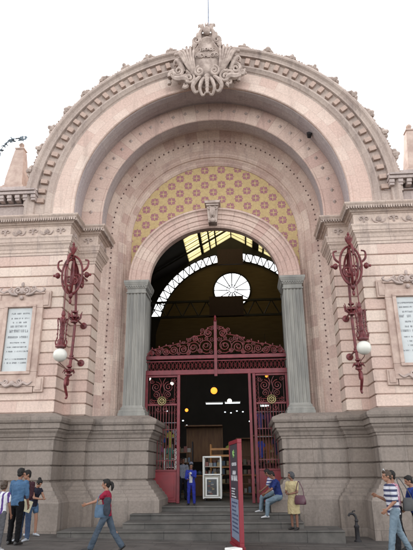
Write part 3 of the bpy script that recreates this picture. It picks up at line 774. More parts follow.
# ------------------------------------------------------------------ ground
def gz(x, y=0): return -.16-.0215*max(-30, min(30, x))
g = MB()
Xs = [-400, -60, -30, 30, 60, 400]; Ys = [-400, -60, -20, 30, 60, 400]
vs = [(x, y, gz(x)-(0.0 if y < 40 else .0)) for x in Xs for y in Ys]
g.add(vs, [(i*6+j, (i+1)*6+j, (i+1)*6+j+1, i*6+j+1) for i in range(5) for j in range(5)])
tag(g.build('ground', M['pave']), kind='structure')
kb = MB()
for x0 in [i*1.0 for i in range(-12, 12)]:
    x1 = x0+.99
    kb.add([(x0, -2.12, gz(x0)+.004), (x1, -2.12, gz(x1)+.004), (x1, -1.98, gz(x1)+.004), (x0, -1.98, gz(x0)+.004)], [(0, 1, 2, 3)])
tag(kb.build('kerb_line', M['curb']), kind='structure')
st = MB()
for (xh0, xh1, yf, z1, z0) in [(-4.3, 3.62, -1.38, .08, -.6), (-2.6, 2.6, -.72, .24, -.6), (-2.6, 2.6, .30, .40, -.6), (-2.6, 2.6, 1.36, .56, -.6)]:
    yb = 24.0 if z1 == .56 else 3.3
    st.box(xh0, xh1, yf, yb if z1 == .56 else yf+1.3, z0, z1-.05)
    st.box(xh0, xh1, yf-.025, yf+1.29 if z1 != .56 else 3.2, z1-.049, z1)
tag(st.build('stone_steps', M['step'], bevel=.016), kind='structure')
tag(MB().box(-8.4, 8.9, 3.21, 24.0, .3, .556).build('market_floor', M['floor']), kind='structure')

# ------------------------------------------------------------------ gate
GY = 2.8; G = empty('iron_gate', (0, GY, .56), label='tall dark red wrought iron gate with scroll crest filling the entrance arch', cat='gate')
ot = MB()
ot.box(-2.7, 2.7, GY-.07, GY+.07, 5.66, 5.80); ot.box(-2.7, 2.7, GY-.075, GY+.075, 5.06, 5.24); ot.box(-2.7, 2.7, GY-.03, GY+.03, 5.56, 5.60)
og = ot.build('transom', M['redg'], G, bevel=.01)
lz = MB()
x = -2.62
while x < 2.6:
    lz.tube([(x, GY, 5.25), (x+.13, GY, 5.56)], .012, n=4); lz.tube([(x+.13, GY, 5.25), (x, GY, 5.56)], .012, n=4)
    lz.tube(spiral((x+.065, GY, 5.40), .05, 1, 0, 1, n=8, r1=.9), .008, n=4); x += .15
lz.build('lattice_frieze', M['redm'], og)
mp_ = MB().box(-.055, .055, GY-.11, GY-.075, 4.98, 7.10); mp_.lathe([(.05, 7.1), (.07, 7.14), (.03, 7.2), (.05, 7.26), (0.01, 7.36)], (0, GY-.09, 0), 10)
mp_.build('centre_post', M['redg'], G)
sc = MB()
for s in (-1, 1):
    for cx, cz, r, hand, a0 in [(.36, 6.16, .31, 1, PI*1.2), (.28, 6.66, .19, -1, PI*.8), (.86, 6.10, .25, -1, PI), (.80, 6.45, .13, 1, 0), (1.25, 6.05, .20, 1, PI), (1.62, 6.02, .18, -1, 0), (1.93, 5.98, .15, 1, PI), (2.22, 5.95, .13, -1, 0), (2.47, 5.92, .10, 1, 0), (.60, 5.96, .10, 1, 0), (1.05, 5.92, .09, -1, 0)]:
        sc.tube(spiral((s*cx, GY, cz), r, 2.1, a0 if s > 0 else PI-a0, hand*s), .019, n=5)
        sc.tube(spiral((s*cx, GY+.01, cz), r*.55, 1.2, a0+1, -hand*s), .013, n=5)
    sc.tube([(s*.06, GY, 6.95), (s*.25, GY, 6.9), (s*.48, GY, 6.6), (s*.70, GY, 6.56), (s*.95, GY, 6.50), (s*1.12, GY, 6.28), (s*1.4, GY, 6.30), (s*1.65, GY, 6.22), (s*1.95, GY, 6.20), (s*2.2, GY, 6.10), (s*2.5, GY, 6.06), (s*2.66, GY, 5.85)], .02, n=5)
    rs_ = random.Random(8)
    for cx, cz, r in [(.16, 5.92, .09), (.60, 6.40, .11), (.14, 6.42, .10), (.50, 6.78, .09), (.12, 6.86, .08), (1.02, 6.42, .09), (1.05, 6.22, .07), (1.44, 6.20, .08), (1.43, 5.90, .07), (1.78, 6.18, .06), (2.08, 6.08, .06), (2.35, 6.04, .05), (.36, 6.45, .08), (1.25, 6.32, .07), (2.6, 5.88, .06)]:
        sc.tube(spiral((s*cx, GY-.01, cz), r, 1.6, rs_.uniform(0, 6), rs_.choice((-1, 1))), .015, n=5)
    for k in range(9): sc.ball((s*(.3+.27*k), GY, 6.86-.75*(k/8)**.6), (.03, .02, .05), n=6)
sc.build('scroll_crest', M['redm'], G)
for s in (-1, 1):
    def X(a, b_): return (a, b_) if s > 0 else (-b_, -a)
    lf = MB()
    lf.box(*X(1.36, 1.47), GY-.06, GY+.06, .57, 5.06); lf.box(*X(2.58, 2.68), GY-.05, GY+.05, .57, 5.06)
    if s > 0: lf.box(*X(1.20, 1.30), GY-.20, GY-.08, .57, 5.06)
    for z in (4.98, 3.93, 1.62, .60): lf.box(*X(1.475, 2.575), GY-.04, GY+.04, z, z+.07)
    leaf = lf.build('gate_leaf', M['redg'], G, bevel=.008)
    pn = MB(); pn.box(*X(1.475, 2.575), GY-.015, GY+.015, .67, 1.62); pn.box(*X(1.56, 2.49), GY-.032, GY-.016, .75, 1.54)
    pn.build('sheet_panel', M['redpanel'], leaf, bevel=.006)
    br = MB()
    for k in range(10):
        xx = s*(1.56+.104*k); br.tube([(xx, GY, 1.68), (xx, GY, 3.94)], .0135, n=6)
        br.lathe([(.02, 1.9), (.028, 1.95), (.02, 2.0)], (xx, GY, 0), 6)
        if k % 2: br.tube([(xx-s*.05, GY, 1.70), (xx, GY, 1.95), (xx+s*.05, GY, 1.70)], .009, n=4)
        if k < 9: br.tube([(xx, GY, 3.60), (xx+s*.052, GY, 3.72), (xx+s*.104, GY, 3.60)], .009, n=4)
    for z in (3.05, 1.98): br.box(*X(1.48, 2.57), GY-.012, GY+.012, z, z+.03)
    # narrow lattice up the meeting stile
    zz = 1.7
    while zz < 4.9: br.tube([(s*1.48, GY-.01, zz), (s*1.56, GY-.01, zz+.08), (s*1.48, GY-.01, zz+.16)], .009, n=4); zz += .16
    br.build('bars', M['redm'], leaf)
    sw = MB(); cx = s*2.04
    for q in (-1, 1):
        sw.tube(spiral((cx+q*.24, GY, 4.62), .20, 2, PI*.5, q), .017, n=5); sw.tube(spiral((cx+q*.22, GY, 4.33), .14, 1.8, -PI*.5, -q), .015, n=5)
        sw.tube(spiral((cx+q*.36, GY, 4.08), .11, 1.6, PI*.5, -q), .014, n=5); sw.tube(spiral((cx+q*.40, GY, 4.84), .09, 1.5, 0, q), .013, n=5)
        sw.tube([(cx, GY, 4.28), (cx+q*.08, GY, 4.5), (cx+q*.03, GY, 4.75), (cx+q*.12, GY, 4.95)], .015, n=5)
        sw.tube([(cx+q*.46, GY, 4.0), (cx+q*.47, GY, 4.95)], .010, n=5)
        sw.tube([(cx+q*.14, GY, 4.12), (cx+q*.5, GY, 4.15)], .012, n=5); sw.tube([(cx+q*.14, GY, 4.05), (cx+q*.5, GY, 4.03)], .012, n=5)
        sw.tube(spiral((cx+q*.14, GY, 3.80), .12, 1.4, PI*.5, q), .012, n=5)
    sw.build('scroll_panel', M['redm'], leaf)
    ro_ = MB(); ro_.tube([(cx+.15*math.cos(a), GY-.05, 4.10+.15*math.sin(a)) for a in [2*PI*k/16 for k in range(16)]], .022, n=5, closed=True)
    for k in range(8): a = 2*PI*k/8; ro_.ball((cx+.08*math.cos(a), GY-.06, 4.10+.08*math.sin(a)), (.035, .02, .035), n=6)
    ro_.ball((cx, GY-.07, 4.10), .04, n=8); ro_.build('gilt_rosette', M['gold'], leaf, smooth=True)

# ------------------------------------------------------------------ wall lanterns
def lantern(sx, label):
    X0 = sx*4.68; L = empty('wall_lantern', (X0, 1.0, 4.2), label=label, cat='lantern', group='iron lanterns on the piers either side of the arch')
    r = M['redm']; b = MB()
    # spine: slants from the wall at the foot out to the crown
    b.tube([(X0, -.30, 4.55), (X0, -.12, 5.4), (X0, -.02, 6.5), (X0, -.1, 7.1)], [.05, .05, .045, .04], n=10)
    b.tube([(X0, -.1, 7.1), (X0, -.20, 7.7), (X0, -.45, 8.35), (X0, -.85, 8.62), (X0, -1.2, 8.45), (X0, -1.3, 8.1)], [.045, .05, .05, .05, .045, .035], n=10)
    for z, rr in ((5.2, .10), (5.28, .07), (6.45, .12), (6.62, .16), (6.80, .10), (4.62, .11), (4.75, .15), (4.9, .09)):
        b.lathe([(.04, -.05), (rr, -.02), (rr, .02), (.04, .05)], (X0, -.13 if z > 5 else -.27, z), 12)
    for k in range(7):
        a = 2*PI*k/7
        b.tube([(X0+.05*math.cos(a), -.08+.05*math.sin(a), 6.5), (X0+.2*math.cos(a), -.08+.2*math.sin(a), 6.6), (X0+.24*math.cos(a), -.08+.24*math.sin(a), 6.82)], [.04, .035, .012], n=5)
        b.tube([(X0+.04*math.cos(a), -.27+.04*math.sin(a), 4.7), (X0+.15*math.cos(a), -.27+.15*math.sin(a), 4.78), (X0+.2*math.cos(a), -.27+.2*math.sin(a), 4.68)], [.035, .03, .012], n=5)
    # tail scroll
    b.tube([(X0, -.30, 4.55), (X0, -.52, 4.45), (X0, -.55, 4.25), (X0, -.42, 4.08), (X0, -.30, 3.96), (X0, -.34, 3.86), (X0, -.44, 3.86)], [.045, .05, .05, .045, .04, .03, .02], n=8)
    b.tube(spiral((X0, -.36, 4.38), .14, 1.5, PI*.5, -1, plane='yz'), .03, n=7)
    # wall stays
    for z in (5.25, 6.6):
        b.tube([(X0, -.1, z), (X0, 1.03, z)], .03, n=8); b.lathe([(.12, 0), (.12, .04), (.05, .07)], (X0, 1.0, z), 12, Matrix.Rotation(PI/2, 4, 'X'))
    b.tube([(X0, -.15, 8.2), (X0, .45, 8.3), (X0, 1.03, 8.35)], .035, n=8)
    b.tube(spiral((X0, .35, 8.05), .26, 1.5, PI*.5, -1, plane='yz'), .035, n=7)
    br = b.build('bracket', r, L, smooth=True)
    # big crossed hoops
    hp = MB(); cz = 7.95; cy = -.72
    for tilt, w, hgt in ((0, .44, .68), (PI*.42, .42, .60), (-PI*.32, .36, .56)):
        pts = []
        for k in range(32):
            a = 2*PI*k/32; u = w*math.cos(a); pts.append((X0+u*math.cos(tilt)*.8, cy+u*math.sin(tilt)*1.15, cz+hgt*math.sin(a)-(.08 if tilt else 0)))
        hp.tube(pts, .038, n=8, closed=True)
    for s in (-1, 1):
        hp.tube(spiral((X0+s*.1, cy, cz-.2), .22, 1.6, 0, s), .035, n=7)
        hp.tube([(X0+s*.34, cy, cz+.1), (X0+s*.5, cy, cz+.25), (X0+s*.52, cy+.05, cz+.5), (X0+s*.40, cy+.05, cz+.55)], [.04, .04, .03, .03], n=7)
        hp.lathe([(.02, 0), (.09, .03), (.11, .09), (.07, .15), (.02, .17)], (X0+s*.42, cy, cz-.02), 12, Matrix.Rotation(PI/2*s, 4, 'Y'))
        hp.ball((X0+s*.62, cy, cz-.02), .05, n=8)
    hp.ball((X0, cy, cz-.72), (.08, .08, .14)); hp.ball((X0, cy, cz-.95), (.05, .05, .1))
    hp.build('scroll_hoops', r, L, smooth=True)
    fn = MB(); fn.lathe([(.03, 8.5), (.07, 8.58), (.04, 8.66), (.09, 8.76), (.11, 8.84), (.06, 8.93), (.03, 8.98), (.05, 9.03), (.01, 9.12)], (X0, -.82, 0), 12)
    for k in range(5):
        a = 2*PI*k/5; fn.tube([(X0, -.82, 8.72), (X0+.1*math.cos(a), -.82+.1*math.sin(a), 8.82), (X0+.13*math.cos(a), -.82+.13*math.sin(a), 8.95)], [.03, .025, .01], n=5)
    fn.build('finial', r, L, smooth=True)
    gy = -1.2; GX = sx*4.70
    ch = MB().tube([(GX-sx*.02, gy, 8.3), (GX, gy, 6.55)], .018, n=6); ch.build('chain', r, L)
    cg = MB(); 
    cg.lathe([(.02, 6.55), (.05, 6.50), (.07, 6.40), (.04, 6.34), (.10, 6.28), (.12, 6.20), (.09, 6.12), (.06, 6.05), (.06, 5.62), (.12, 5.56), (.12, 5.46), (.17, 5.40), (.17, 5.34), (.10, 5.30)], (GX, gy, 0), 16)
    for k in range(8):
        a = 2*PI*k/8; c_, s_ = math.cos(a), math.sin(a)
        cg.tube([(GX+.08*c_, gy+.08*s_, 6.2), (GX+.17*c_, gy+.17*s_, 6.26), (GX+.15*c_, gy+.15*s_, 6.08), (GX+.14*c_, gy+.14*s_, 5.85), (GX+.14*c_, gy+.14*s_, 5.62), (GX+.19*c_, gy+.19*s_, 5.5), (GX+.15*c_, gy+.15*s_, 5.36)], [.012, .018, .015, .013, .013, .017, .013], n=5)
        for z in (5.62, 5.76, 5.9, 6.04): cg.ball((GX+.145*c_, gy+.145*s_, z), .028, n=6)
    cg.build('cage', r, L, smooth=True)
    MB().ball((GX, gy, 5.09), (.220, .220, .215), n=28).build('globe', M['globe'], L, smooth=True)
    cb = MB(); cb.tube([(GX, gy, 4.9), (GX, gy+.1, 4.84), (X0, gy+.4, 4.80), (X0, -.4, 4.72)], .012, n=5); cb.build('tie_rod', r, L)
    return L
lantern(-1, 'dark red iron lantern with white globe on the pier left of the arch')
lantern(1, 'dark red iron lantern with white globe on the pier right of the arch')

# ------------------------------------------------------------------ hanging garland by left obelisk
gl = MB(); pts = [(-7.45, .2, 14.12), (-7.75, .2, 14.2), (-7.95, .1, 14.05), (-8.15, .1, 13.8), (-8.3, .1, 13.5), (-8.4, .1, 13.1), (-8.5, .1, 12.6)]
gl.tube(pts, .02, n=5)
rn = random.Random(5)
for k in range(60):
    f = rn.random()*5.999; i = int(f); p = Vector(pts[i]).lerp(Vector(pts[i+1]), f-i)+V(rn.uniform(-.08, .08), rn.uniform(-.08, .08), rn.uniform(-.10, .08))
    gl.ball(p, (rn.uniform(.06, .12), .02, rn.uniform(.03, .07)), n=6, M=Matrix.Rotation(rn.uniform(0, 3), 4, 'Y') @ Matrix.Rotation(rn.uniform(0, 3), 4, 'X'))
for k in range(7): gl.ball((-7.5+rn.uniform(-.16, .3), .2, 14.15+rn.uniform(-.1, .12)), (.07, .02, .05), n=6)
tag(gl.build('leafy_garland', M['leaf']), 'blue grey leafy garland trailing left from the tip of the left obelisk', 'garland')

#@@PROPS@@
# ================================================================== PEOPLE
SKIN = {'tan': plain('tan_skin', (.27, .135, .085), .55, var=.15, scale=6, bump=.05), 'brown': plain('brown_skin', (.17, .08, .05), .55, var=.15, scale=6, bump=.05)}
M['hair'] = plain('dark_hair', (.008, .006, .005), .75, scale=40, bump=.8, mapscale=(1, 1, .3))
M['hairb'] = plain('brown_hair', (.05, .03, .018), .55, scale=40, bump=.8, mapscale=(1, 1, .3))
M['hairg'] = plain('grey_black_hair', (.05, .05, .055), .55, scale=40, bump=.8)
M['eyem'] = plain('eye_dark', (.02, .015, .012), .2, bump=0)
M['lip'] = plain('lip', (.25, .09, .07), .5, bump=0)

def remesh(mb, name, mat, parent, vox, smooth=2):
    me = mb.mesh(name+'_src'); o = bpy.data.objects.new(name+'_src', me); COL.objects.link(o)
    r = o.modifiers.new('r', 'REMESH'); r.mode = 'VOXEL'; r.voxel_size = vox; r.use_smooth_shade = True
    if smooth: s_ = o.modifiers.new('s', 'SMOOTH'); s_.factor = .5; s_.iterations = smooth
    dg = bpy.context.evaluated_depsgraph_get(); m2 = bpy.data.meshes.new_from_object(o.evaluated_get(dg))
    COL.objects.unlink(o); bpy.data.objects.remove(o); bpy.data.meshes.remove(me)
    amp, fr = (.0065, 9) if name in ('shirt', 'trousers', 'dress_top', 'skirt', 'shorts') else ((.007, 38) if name == 'hair' else (0, 1))
    if amp:
        from mathutils import noise
        nl = [v_.normal.copy() for v_ in m2.vertices]; sd = len(bpy.data.meshes)*3.7
        for v_, n_ in zip(m2.vertices, nl):
            q_ = V(v_.co.x*fr+sd, v_.co.y*fr, v_.co.z*fr*(1.5 if name != 'hair' else .35)+.6*fr*v_.co.y)
            a_ = noise.noise(q_); v_.co += n_*amp*((1-abs(a_)*3.2)*.8+noise.noise(q_*2.3)*.5)
    m2.materials.clear(); m2.materials.append(mat); m2.name = name
    for p in m2.polygons: p.use_smooth = True
    q = bpy.data.objects.new(name, m2); COL.objects.link(q); q.parent = parent
    return q
def capsule(mb, a, b, ra, rb, n=12):
    a, b = Vector(a), Vector(b); d = (b-a); L = d.length; t = d/L
    pts = [a-t*ra*.8, a-t*ra*.5, a, a.lerp(b, .33), a.lerp(b, .66), b, b+t*rb*.5, b+t*rb*.8]
    r = [ra*.45, ra*.85, ra, ra*.67+rb*.33, ra*.33+rb*.67, rb, rb*.85, rb*.45]
    mb.tube(pts, r, n=n)
def ell_rings(mb, secs, n=18):
    """secs: (centre, half depth, half width, forward axis, side axis)"""
    mb.rings([[Vector(c)+F*rx*math.cos(2*PI*k/n)+Sd*ry*math.sin(2*PI*k/n) for k in range(n)] for c, rx, ry, F, Sd in secs])

def person(label, loc, heading, H, skin='tan', lean=3, legs=((0, 0, 4), (0, 0, 4)), arms=((5, 8, 12, 0), (5, 8, 12, 0)), head=(0, 0), twist=0,
           top=None, sleeve=.5, top_len=0.0, bottom=None, leglen=1.0, skirt=None, shoes=None, hair='short', hairm=None, build=1.0, female=False, base_z=None, foot_pitch=(0, 0), group=None, seat=False, flare=0):
    """front = local +X, left = local +Y. legs: (hip flex, knee, spread); arms: (forward, out, elbow, inward)"""
    k = H/1.75; D = math.radians
    P = empty('person', (loc[0], loc[1], loc[2]), D(heading), label=label, cat='person', group=group)
    R = lambda a: math.radians(a)
    # skeleton with pelvis at origin
    F = V(math.cos(R(lean)), 0, -math.sin(R(lean))); U = V(math.sin(R(lean)), 0, math.cos(R(lean)))
    T = Matrix.Rotation(R(twist), 3, 'Z')
    Fs = T @ F; Ss = T @ V(0, 1, 0)
    pel = V(0, 0, 0); chest = U*.30*k; neck = U*.515*k; sh_w = (.165 if female else .188)*k*build**.5; hipw = .093*k
    J = {}
    for i, s in enumerate((1, -1)):      # 0 = left, 1 = right
        f, kn, ab = legs[i]; hp = V(0, s*hipw, -.02*k)
        d1 = V(math.sin(R(f)), s*math.sin(R(ab)), -math.cos(R(f))).normalized(); kp = hp+d1*.43*k
        d2 = V(math.sin(R(f-kn)), s*math.sin(R(ab*.6)), -math.cos(R(f-kn))).normalized(); an = kp+d2*.41*k
        J['leg', i] = (hp, kp, an)
        p_, o_, e_, in_ = arms[i]; shp = U*.455*k+Ss*s*sh_w
        da = V(math.sin(R(p_+lean))*math.cos(R(o_)), s*math.sin(R(o_)), -math.cos(R(p_+lean))*math.cos(R(o_)))
        da = T @ da; el = shp+da*.285*k
        db = V(math.sin(R(p_+e_+lean))*math.cos(R(in_)), -s*math.sin(R(in_)), -math.cos(R(p_+e_+lean))*math.cos(R(in_))); db = T @ db
        wr = el+db*.245*k; J['arm', i] = (shp, el, wr, db)
    low = min(J['leg', i][2].z for i in (0, 1))-.085*k
    off = V(0, 0, -low) if not seat else V(0, 0, seat)
    for key in list(J): J[key] = tuple(q+off if q_i < 3 else q for q_i, q in enumerate(J[key]))
    pel, chest, neck = pel+off, chest+off, neck+off
    # head
    yaw, nod = head
    Hm = Matrix.Rotation(R(yaw), 3, 'Z') @ Matrix.Rotation(R(nod+lean*.3), 3, 'Y')
    hc = neck+U*.038*k+(Hm @ V(.015, 0, .125))*k
    def HP(x, y, z): return hc+(Hm @ V(x, y, z))*k
    HM = (Hm.to_4x4())
    body = MB()
    bw = build
    ell_rings(body, [(pel-V(0, 0, .10*k), .06*k, .10*k, F, Ss), (pel, .085*k*bw, .135*k*bw, F, Ss), (pel+U*.14*k, .075*k*bw, .115*k*bw, F, Ss), (chest+U*.02*k, .095*k*bw, .14*k*bw, Fs, Ss), (chest+U*.12*k, .10*k*bw, .155*k*bw, Fs, Ss), (neck-U*.03*k, .055*k, .10*k, Fs, Ss), (neck+U*.0*k, .045*k, .055*k, Fs, Ss)])
    capsule(body, neck-U*.02*k, hc-(Hm @ V(.02, 0, .05))*k, .052*k, .047*k)
    body.ball(HP(-.005, 0, .025), (.092*k, .073*k, .098*k), n=16, M=HM); body.ball(HP(.018, 0, -.045), (.066*k, .056*k, .066*k), n=14, M=HM)
    body.ball(HP(.052, 0, -.085), (.026*k, .028*k, .022*k), n=10, M=HM)          # chin
    body.tube([HP(.085, 0, .025), HP(.100, 0, -.005), HP(.108, 0, -.022), HP(.092, 0, -.033)], [.010*k, .012*k, .016*k, .010*k], n=8)   # nose
    body.tube([HP(.078, -.04, .040), HP(.090, 0, .036), HP(.078, .04, .040)], [.010*k]*3, n=6)   # brow
    body.tube([HP(.080, -.022, -.058), HP(.088, 0, -.056), HP(.080, .022, -.058)], [.008*k]*3, n=6)
    for s in (1, -1): body.ball(HP(-.005, s*.076, .0), (.022*k, .010*k, .032*k), n=8, M=HM)
    for i, s in enumerate((1, -1)):
        hp, kp, an = J['leg', i]; sh, el, wr, db = J['arm', i]
        capsule(body, hp, kp, .078*k*bw, .052*k); capsule(body, kp, an, .052*k, .036*k)
        body.ball(kp.lerp(an, .28)-V(.02*k, 0, 0), (.048*k, .045*k, .10*k), n=10)
        capsule(body, sh, el, .047*k*bw, .037*k); capsule(body, el, wr, .038*k, .026*k)
        body.ball(sh-V(0, s*.01, .01), .055*k*bw, n=10)
        # hand
        side = V(0, s, 0); pn = db.cross(T @ side).normalized()       # palm normal (points roughly back / front)
        ac = (T @ V(1, 0, 0)); ac = (ac-db*ac.dot(db)).normalized(); inn = db.cross(ac)*s   # across the palm, and inward palm normal
        if inn.dot(T @ V(0, -s, 0)) < 0: inn = -inn
        Mh = Matrix((db, ac, inn)).transposed().to_4x4()
        body.ball(wr+db*.045*k, (.052*k, .040*k, .016*k), n=10, M=Mh)
        for q in range(4):
            L = (.062, .072, .068, .052)[q]*k; b0 = wr+db*.082*k+ac*(.030-.020*q)*k
            m1 = b0+db*L*.5+inn*L*.12; m2 = b0+db*L*.82+inn*L*.45
            body.tube([b0-db*.02*k, b0, m1, m2], [.0095*k, .0095*k, .009*k, .0075*k], n=7)
        t0 = wr+db*.025*k+ac*.030*k; body.tube([t0-db*.01, t0+ac*.022*k+db*.02*k, t0+ac*.034*k+db*.05*k+inn*.014*k], [.012*k, .011*k, .009*k], n=7)
        # foot
        fp = R(foot_pitch[i]); fd = V(math.cos(fp), s*.12, -math.sin(fp)).normalized(); up = V(math.sin(fp), 0, math.cos(fp))
        J['foot', i] = (an, fd, up)
        body.tube([an-fd*.04*k-up*.04*k, an+fd*.03*k-up*.03*k, an+fd*.11*k-up*.055*k, an+fd*.165*k-up*.062*k], [.032*k, .036*k, .030*k, .02*k], n=8)
    remesh(body, 'body', SKIN[skin], P, .0085, 2)
    for s in (1, -1):
        MB().ball(HP(.078, s*.030, .012), (.008*k, .013*k, .008*k), n=8, M=HM).build('eye', M['eyem'], P, local=True, smooth=True)
    MB().tube([HP(.087, -.020, -.058), HP(.095, 0, -.056), HP(.087, .020, -.058)], [.0045*k]*3, n=6).build('mouth', M['lip'], P, local=True)
    # clothes
    if top:
        c = MB(); e = .021*k
        hem = pel-V(0, 0, (.05+top_len)*k)
        secs = [(hem, .105*k*bw+e, .150*k*bw+e, F, Ss), (pel+U*.06*k, .098*k*bw+e, .138*k*bw+e, F, Ss), (pel+U*.16*k, (.080 if female else .095)*k*bw+e, (.118 if female else .138)*k*bw+e, F, Ss), (chest+U*.0*k, .105*k*bw+e, .150*k*bw+e, Fs, Ss), (chest+U*.11*k, .110*k*bw+e, .170*k*bw+e, Fs, Ss), (chest+U*.165*k, .085*k+e, .155*k*bw+e, Fs, Ss), (neck-U*.015*k, .055*k+e, .075*k+e, Fs, Ss), (neck+U*.012*k, .042*k+e, .05*k+e, Fs, Ss)]
        ell_rings(c, secs)
        if female: 
            for s in (1, -1): c.ball(chest+U*.06*k+Fs*.075*k+Ss*s*.07*k, .062*k, n=10)
        for i, s in enumerate((1, -1)):
            sh, el, wr, db = J['arm', i]
            c.ball(sh-V(0, s*.015, .005)*k, .062*k*bw+e*.3, n=12)
            if sleeve > 0: 
                capsule(c, sh, sh.lerp(el, min(1, sleeve/.5)), .058*k*bw+e*.3, (.054 if sleeve < .5 else .047)*k+e*.3)
            if sleeve > .5: capsule(c, el, el.lerp(wr, (sleeve-.5)*2*.95), .046*k+e*.3, .036*k+e*.4)
        rnd = random.Random(hash(label) % 999 if False else len(label))
        for q in range(7):      # folds
            z = rnd.uniform(.0, .3); s = rnd.choice((-1, 1)); y = rnd.uniform(.02, .13)*s
            c.tube([pel+U*z*k+F*.09*k*bw*(1 if q % 2 else -1)+Ss*y*k, pel+U*(z+.07)*k+F*.10*k*bw*(1 if q % 2 else -1)+Ss*(y*.5)*k], [.014*k, .010*k], n=5)
        remesh(c, 'shirt' if not skirt or skirt[1] != top else 'dress_top', top, P, .012, 2)
    if bottom:
        c = MB(); e = .012*k
        ell_rings(c, [(pel+U*.05*k, .080*k*bw+e, .118*k*bw+e, F, Ss), (pel, .105*k*bw+e, .150*k*bw+e, F, Ss), (pel-V(0, 0, .10*k), .09*k*bw+e, .150*k*bw+e, F, Ss), (pel-V(0, 0, .15*k), .05*k, .11*k, F, Ss)])
        for i, s in enumerate((1, -1)):
            hp, kp, an = J['leg', i]
            if leglen < .5: capsule(c, hp, hp.lerp(kp, leglen*2), .088*k*bw+e, .080*k+e)
            else:
                capsule(c, hp, kp, .086*k*bw+e, .062*k+e); q = kp.lerp(an, (leglen-.5)*2*.98)
                capsule(c, kp, q, .060*k+e, (.050+flare)*k+e)
                c.ball(kp, .064*k+e, n=10)
        remesh(c, 'trousers' if leglen > .6 else 'shorts', bottom, P, .012, 2)
    if skirt:
        L, mat = skirt; c = MB()
        kn = (J['leg', 0][1]+J['leg', 1][1])/2; n = 30; rs = []
        for q in range(9):
            f = q/8; ce = (pel+U*.07*k).lerp(V(kn.x*.7, 0, pel.z-L*k), f) if f > 0 else pel+U*.07*k
            rx, ry = (.100+.045*min(1, f*3)+.02*f)*k*bw, (.135+.04*min(1, f*3)+.01*f)*k*bw
            rs.append([ce+F*rx*math.cos(2*PI*j/n)*(1+.05*f*math.sin(j*1.9))+V(0, 1, 0)*ry*math.sin(2*PI*j/n)*(1+.05*f*math.cos(j*2.3)) for j in range(n)])
        c.rings(rs); remesh(c, 'skirt', mat, P, .012, 2)
    if shoes:
        for i, s in enumerate((1, -1)):
            an, fd, up = J['foot', i]; c = MB()
            sd = fd.cross(up)
            c.rings([[an+fd*x*k+sd*(w_*math.cos(2*PI*j/12))*k-up*(.078-h_*(.5+.5*math.sin(2*PI*j/12)))*k for j in range(12)] for x, w_, h_ in ((-.075, .02, .05), (-.06, .036, .085), (0, .040, .10), (.07, .044, .075), (.14, .046, .055), (.185, .036, .042), (.205, .015, .03))])
            remesh(c, 'shoe', shoes, P, .009, 1)
    hm = hairm or M['hair']; c = MB()
    if hair:
        c.ball(HP(-.020, 0, .040), (.095*k, .083*k, .098*k), n=18, M=HM); c.ball(HP(.030, 0, .098), (.055*k, .060*k, .030*k), n=12, M=HM)
        c.ball(HP(-.055, 0, -.015), (.050*k, .066*k, .070*k), n=12, M=HM)
        if hair == 'pony':
            c.tube([HP(-.10, 0, .03), HP(-.15, 0, .02), HP(-.17, .0, -.06), HP(-.15, 0, -.16)], [.03*k, .04*k, .042*k, .012*k], n=8)
        if hair == 'bun': c.ball(HP(-.09, .0, .11), (.055*k, .055*k, .05*k), n=10); c.ball(HP(-.02, 0, .03), (.10*k, .092*k, .095*k), n=12, M=HM)
        if hair == 'full': c.ball(HP(-.030, 0, .02), (.098*k, .098*k, .105*k), n=14, M=HM); c.ball(HP(-.05, 0, -.05), (.06*k, .09*k, .06*k), n=12, M=HM)
        # carve the face free by keeping hair behind: thin it in front with short fringe
        remesh(c, 'hair', hm, P, .010, 1)
    return P, J, off, k
def wpt(P, q): return world_of(P) @ q

shoe_d = plain('dark_shoe', (.02, .018, .018), .5, bump=0); shoe_w = plain('white_trainer', (.42, .42, .43), .5, bump=.05); shoe_g = plain('grey_trainer', (.35, .37, .4), .5, bump=.05)
jeans = cloth('blue_denim', (.05, .075, .14), (.08, .12, .20), scale=5); jeans_l = cloth('pale_denim', (.15, .21, .26), (.25, .33, .39), scale=4); jeans_g = cloth('grey_denim', (.055, .075, .10), (.10, .13, .17), scale=5)
def at(x, y): return (x, y, gz(x))
person('person at the left edge in a white shirt with purple stripes', (-4.78, -4.16, gz(-4.7)), 70, 1.52, 'brown', top=striped('white_purple_shirt', (.70, .70, .72), (.10, .04, .22), .11, .38, axis=1), sleeve=.3, bottom=cloth('grey_slacks', (.12, .12, .13)), leglen=1, shoes=shoe_w, hair='full', hairm=M['hairb'], legs=((12, 4, 5), (-6, 4, 5)))
person('person seen from behind in a blue denim shirt and black trousers', (-4.82, -3.12, gz(-4.8)), 76, 1.80, 'brown', top=cloth('blue_denim_shirt', (.06, .13, .24), (.10, .19, .32), scale=7), sleeve=.62, top_len=.02, bottom=cloth('black_trousers', (.008, .0075, .009)), leglen=1, shoes=shoe_d, legs=((3, 2, 4), (-3, 2, 4)), arms=((4, 10, 22, 0), (2, 8, 20, 5)), build=1.08)
pm = person('person in a maroon shirt holding a cream folder, facing the camera', (-4.88, -2.35, gz(-4.9)), -112, 1.75, 'tan', top=cloth('maroon_shirt', (.075, .03, .04)), sleeve=.95, bottom=jeans, leglen=1, shoes=shoe_g, arms=((8, 8, 40, 10), (12, 6, 35, 8)), head=(-25, 5))
person('person with dark hair tied up leaning forward in denim shorts by the base', (-5.10, -1.25, gz(-5.1)), -35, 1.55, 'tan', lean=16, top=cloth('dark_navy_top', (.03, .03, .05)), sleeve=.12, bottom=cloth('denim_shorts', (.10, .18, .30)), leglen=.22, shoes=shoe_g, hair='bun', head=(0, 32), female=True, legs=((8, 10, 4), (-4, 4, 4)), arms=((18, 5, 45, 30), (15, 5, 50, 30)), build=.85)
